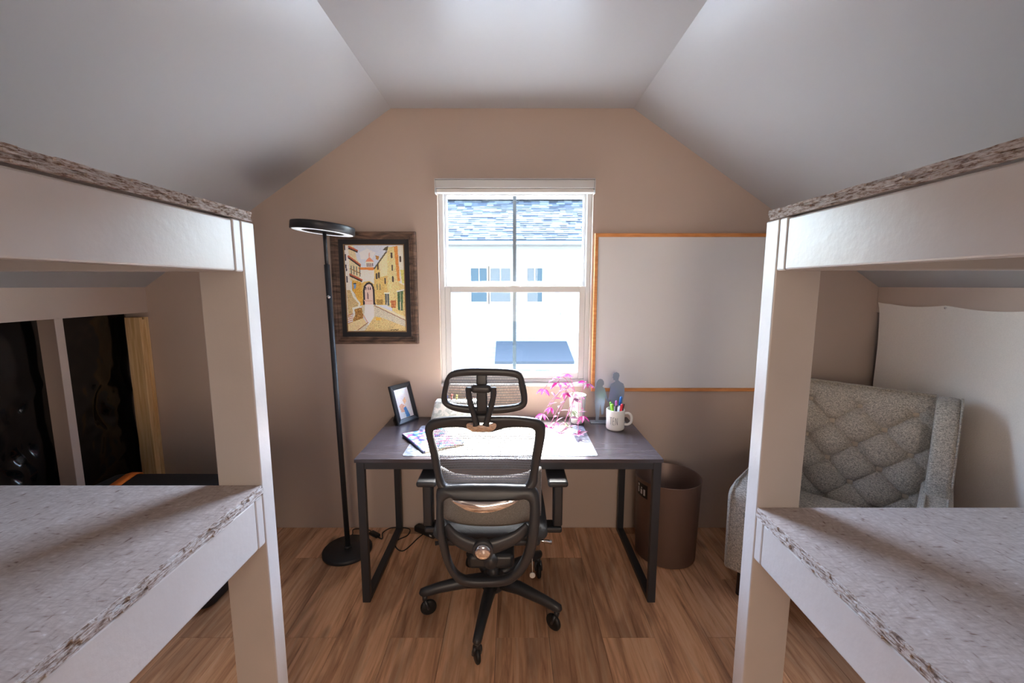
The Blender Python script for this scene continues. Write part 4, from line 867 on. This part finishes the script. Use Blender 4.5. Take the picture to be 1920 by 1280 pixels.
for k in range(5):
    a = math.radians(261+72*k); dx, dy = math.cos(a), math.sin(a); c0 = Vector((-0.09, 1.89, 0))
    def R(r_, z): return c0+Vector((dx*r_, dy*r_, z))
    lg = MB().tube([R(0.045, 0.148), R(0.14, 0.150), R(0.26, 0.134), R(0.315, 0.122), R(0.338, 0.116), R(0.346, 0.110)], [0.036, 0.031, 0.025, 0.023, 0.021, 0.010], 12, flat=0.85).build('base_leg', BLACKPL, oc, smooth=True)
    cs = MB().tube([R(0.325, 0.104), R(0.325, 0.080)], 0.012, 12); cs_o = cs.build('caster', BLACKPL, oc, smooth=True)
    ca = a + [0.5, -0.25, 0.9, 2.0, 0.15][k]; wx, wy = math.cos(ca), math.sin(ca); ax = Vector((-wy, wx, 0)); wc = R(0.325, 0.0382)-Vector((wx*0.016, wy*0.016, 0))
    MB().tube([wc-ax*0.011, wc-ax*0.009, wc-ax*0.004, wc+ax*0.004, wc+ax*0.009, wc+ax*0.011], [0.026, 0.033, 0.038, 0.038, 0.033, 0.026], 28).build('wheel', RUBBER, cs_o, smooth=True)
    for s_ in (-1, 1):
        MB().tube([R(0.325, 0.084)+ax*(s_*0.010), wc+ax*(s_*0.0145)+Vector((wx*0.008, wy*0.008, 0.022)), wc+ax*(s_*0.0150)], [0.009, 0.008, 0.007], 8).build('fork', BLACKPL, cs_o, smooth=True)
    MB().tube([wc-ax*0.0175, wc+ax*0.0175], 0.0045, 10).build('axle', CHROME, cs_o, smooth=True)
for s_ in (-1, 1):
    ax_ = -0.090+s_*0.300
    MB().rbox(ax_-0.046, ax_+0.046, 1.83, 2.09, 0.640, 0.668, 0.012, 4).build('arm_pad', BLACKPL, oc, smooth=True)
    MB().rbox(ax_-0.024+s_*0.012, ax_+0.020+s_*0.012, 1.915, 1.985, 0.40, 0.6395, 0.010, 3).build('arm_post', BLACKPL, oc, smooth=True)
    MB().rbox(min(-0.09+s_*0.10, ax_+s_*0.030), max(-0.09+s_*0.10, ax_+s_*0.030), 1.91, 1.99, 0.370, 0.3995, 0.010, 3).build('arm_bracket', BLACKPL, oc, smooth=True)

# ------------------------------------------------------------------ waste bin
BX, BY = 0.895, 2.325; bh = 0.475
bn = thing('waste_bin', (BX, BY, 0), 'tall brown metal waste bin standing right of the desk', 'bin')
BRZ = mat('bronze_metal', (122, 100, 90), 0.40, 0.35, bump=0.03, bscale=120)
b = MB(); b.lathe([(0, 0.002), (0.160, 0.002), (0.166, 0.006), (0.178, bh-0.004), (0.180, bh), (0.1775, bh), (0.175, bh-0.006), (0.163, 0.010), (0, 0.010)], (BX, BY, 0), 64); b.build('body', BRZ, bn, smooth=True)
def bcyl(a, z, o=0.0008): rr = 0.166+0.012*(z/bh)+o; return (BX+rr*math.sin(a), BY-rr*math.cos(a), z)
def patch(a0, a1, z0, z1, o, k=6):
    b = MB(); b.grid(lambda s_, t_: bcyl(a0+(a1-a0)*s_, z0+(z1-z0)*t_, o), k, 1); return b
patch(-1.48, -0.98, 0.375, 0.452, 0.0006).build('sticker', mat('sticker_black', (22, 22, 24), 0.4), bn)
STW = mat('sticker_white', (226, 228, 230), 0.5)
for (a0, a1, z0, z1) in ((-1.42, -1.36, 0.392, 0.425), (-1.29, -1.20, 0.390, 0.418), (-1.27, -1.21, 0.422, 0.431), (-1.15, -1.07, 0.388, 0.424), (-1.42, -1.35, 0.430, 0.444)):
    patch(a0, a1, z0, z1, 0.0012, 3).build('pictogram', STW, bn)

# ------------------------------------------------------------------ armchair
AR = math.radians(-46)
ac = thing('armchair', (1.615, 1.985, 0), 'grey tweed wingback armchair with a button-tufted back, behind the right bunk', 'armchair', rz=AR)
L0 = dict(world=False)
MB().rbox(-0.30, 0.30, -0.33, 0.33, 0.14, 0.31, 0.03, 4).build('seat_base', TWEED, ac, smooth=True, **L0)
MB().rbox(-0.268, 0.268, -0.385, 0.22, 0.312, 0.415, 0.045, 5, puff=0.012).build('seat_cushion', TWEED, ac, smooth=True, **L0)
BTNF = mat('button_fabric', (196, 184, 166), 0.8, bump=0.3, bscale=500); bz0, bz1 = 0.30, 1.015; hx_, vz_ = 0.222, 0.205
btn = []
def lean(z): return (z-0.3)*0.17
def back_y(x, z):
    p_ = x/hx_ + (z-0.905)/vz_; q_ = x/hx_ - (z-0.905)/vz_
    sp, sq = abs(math.sin(PI*p_)), abs(math.sin(PI*q_)); h = (sp*sq)**0.33
    dimple = math.exp(-((min(abs(p_-round(p_)), 1))**2+(abs(q_-round(q_)))**2)/0.02)
    fade = min(1, max(0, (z-0.36)/0.08))*min(1, max(0, (0.955-z)/0.06)+0.0) if z > 0.90 else 1.0
    tuft = 0.044*h - 0.024*dimple
    if z > 0.905: tuft = 0.040*(sp*sq)**0.33*max(0, 1-(z-0.905)/0.05)+0.034*min(1, (z-0.905)/0.05)*(0.55+0.45*abs(math.sin(PI*x/hx_))**0.4)-0.020*dimple
    ex_ = max(0, abs(x)-0.22)/0.06; tuft *= (1-0.5*min(1, ex_)**2)
    rt = max(0, (z-0.965)/0.05); 
    return 0.262+lean(z)-tuft + 0.045*min(1, rt)**2
def bfn(s_, t_): x = -0.285+0.57*s_; z = bz0+(bz1-bz0)*t_; return (x, back_y(x, z), z)
b = MB(); nu, nv = 110, 130; b.grid(bfn, nu, nv)
ow = len(b.v); b.add([bfn(0, 0), bfn(1, 0), bfn(1, 1), bfn(0, 1), (-0.285, 0.36, bz0), (0.285, 0.36, bz0), (0.285, 0.385, bz1-0.005), (-0.285, 0.385, bz1-0.005)], [(4, 7, 6, 5)])
top_ = [bfn(i/nu, 1) for i in range(nu+1)]
b.add(top_+[(x, 0.36, bz1+0.002) for x, _, _ in top_]+[(x, 0.385, bz1-0.005) for x, _, _ in top_], [(i, i+1, nu+1+i+1, nu+1+i) for i in range(nu)]+[(nu+1+i, nu+2+i, 2*nu+3+i, 2*nu+2+i) for i in range(nu)])
b.build('tufted_back', TWEED, ac, smooth=True, **L0)
for r_ in range(-6, 2):
    for c_ in range(-2, 3):
        x = c_*hx_ + (hx_/2 if r_ % 2 else 0); z = 0.905 + r_*vz_/2
        if abs(x) < 0.26 and 0.48 < z < 0.96:
            y = back_y(x, z)-0.014
            MB().lathe([(0, 0.009), (0.010, 0.008), (0.0165, 0.003), (0.0165, -0.002), (0.012, -0.006), (0, -0.006)], (x, y, z), 14, tm=Matrix.Rotation(PI/2, 4, 'X')).build('button', BTNF, ac, smooth=True, **L0)
for s_ in (-1, 1):
    xs_ = lambda a, b_: (min(s_*a, s_*b_), max(s_*a, s_*b_))
    wing = [(0.36, 0.50), (0.388, 1.000), (0.36, 1.018), (0.28, 1.010), (0.235, 0.985), (0.205, 0.92), (0.175, 0.80), (0.140, 0.68), (0.10, 0.60), (0.10, 0.50)]
    MB().prism(wing, *xs_(0.287, 0.375), axis='x').build('wing', TWEED, ac, smooth=True, bevel=0.022, seg=4, **L0)
    arm = [(0.36, 0.14), (0.36, 0.60), (0.10, 0.605), (-0.30, 0.585), (-0.385, 0.565), (-0.405, 0.53), (-0.395, 0.14)]
    MB().prism(arm, *xs_(0.272, 0.385), axis='x').build('arm', TWEED, ac, smooth=True, bevel=0.020, seg=4, **L0)
    for xx in (0.292, 0.366):
        MB().tube(smooth_path([(s_*xx, -0.399, 0.16), (s_*xx, -0.408, 0.50), (s_*xx, -0.400, 0.548), (s_*xx, -0.375, 0.571), (s_*xx, -0.30, 0.590), (s_*xx, 0.08, 0.609)], 5), 0.0042, 8).build('piping', TWEED, ac, smooth=True, **L0)
    MB().tube(smooth_path([(s_*0.374, 0.13, 0.63), (s_*0.374, 0.172, 0.75), (s_*0.374, 0.205, 0.88), (s_*0.374, 0.238, 0.985), (s_*0.374, 0.285, 1.008), (s_*0.374, 0.36, 1.016)], 5), 0.0042, 8).build('piping', TWEED, ac, smooth=True, **L0)
    for y in (-0.34, 0.30):
        MB().tube([(s_*0.32, y, 0.0), (s_*0.31, y*0.97, 0.15)], [0.014, 0.024], 12).build('leg', mat('dark_leg', (44, 32, 26), 0.45), ac, smooth=True, **L0)

# ------------------------------------------------------------------ hanging cloth on the right knee wall
pins = [2.545, 2.16, 1.76, 1.36, 0.96, 0.6]
def cloth(u, v):
    y = 2.535-u*1.95
    sag = 0.0
    for a_, b_ in zip(pins, pins[1:]):
        if b_ <= y <= a_: q = (a_-y)/(a_-b_); sag = 0.016*math.sin(PI*q)
    zt_ = 1.452-0.012*u-sag; z = 0.06+(zt_-0.06)*v
    yy = y + 0.010*noise.noise((0.0, z*5, 2.0))*(1 if u < 0.02 else 0.6) - (0.022 if u < 0.012 else 0.0)*max(0, 1-abs(v-0.92)/0.15)*0 + (0.030*(v**18) if u < 0.03 else 0)
    w = 0.006+0.010*abs(noise.noise((y*2.2, z*0.9, 4.0)))+0.004*noise.noise((y*9, z*3, 7.0))
    return (XK-0.004-w*(0.25+0.75*(1-v)), yy, z)
m = mat('pale_linen', (240, 233, 224), 0.9, bump=0.35, bscale=260, vary=0.03, vscale=180)
hc = thing('hanging_cloth', (XK-0.01, 1.6, 0.06), 'off-white linen cloth pinned over the right knee wall behind the armchair', 'cloth')
o = MB().grid(cloth, 100, 40).build('fabric', m, hc, smooth=True)
for y in pins[1:4]:
    MB().tube([(XK-0.004, y, 1.437), (XK-0.012, y, 1.437)], [0.004, 0.005], 10).build('pin', CHROME, hc, smooth=True)

# ------------------------------------------------------------------ black bag on the left
bgth = thing('duffel_bag', (-1.80, 2.03, 0), 'long black bag with an orange strap lying by the left studs', 'bag')
NYL = mat('black_nylon', (24, 23, 26), 0.75, bump=0.3, bscale=300)
MB().rbox(-2.17, -1.42, 1.83, 2.235, 0.001, 0.545, 0.07, 5, puff=0.008).build('body', NYL, bgth, smooth=True)
ORS = mat('orange_webbing', (236, 122, 40), 0.6, bump=0.2, bscale=600)
PP = [(1.818, 0.08), (1.816, 0.44), (1.824, 0.500), (1.850, 0.541), (1.90, 0.556), (2.03, 0.560), (2.16, 0.556), (2.215, 0.541), (2.241, 0.500), (2.249, 0.44), (2.247, 0.08)]
b = MB(); vs_ = []
for y, z in PP:
    xo = -1.925-(y-1.82)*0.30; vs_ += [(xo-0.028, y, z), (xo+0.028, y, z)]
b.add(vs_, [(2*i, 2*i+1, 2*i+3, 2*i+2) for i in range(len(PP)-1)]); o = b.build('strap', ORS, bgth, smooth=True); o.modifiers.new('thick', 'SOLIDIFY').thickness = 0.003
MB().tube([(-2.10, 1.815, 0.47), (-1.50, 1.815, 0.47)], 0.004, 8).build('zipper', mat('zip_black', (14, 14, 15), 0.4), bgth)
MB().rbox(-2.115, -2.095, 1.93, 1.95, 0.553, 0.560, 0.003, 2).build('zip_pull', mat('brass', (170, 140, 90), 0.3, 1.0), bgth)
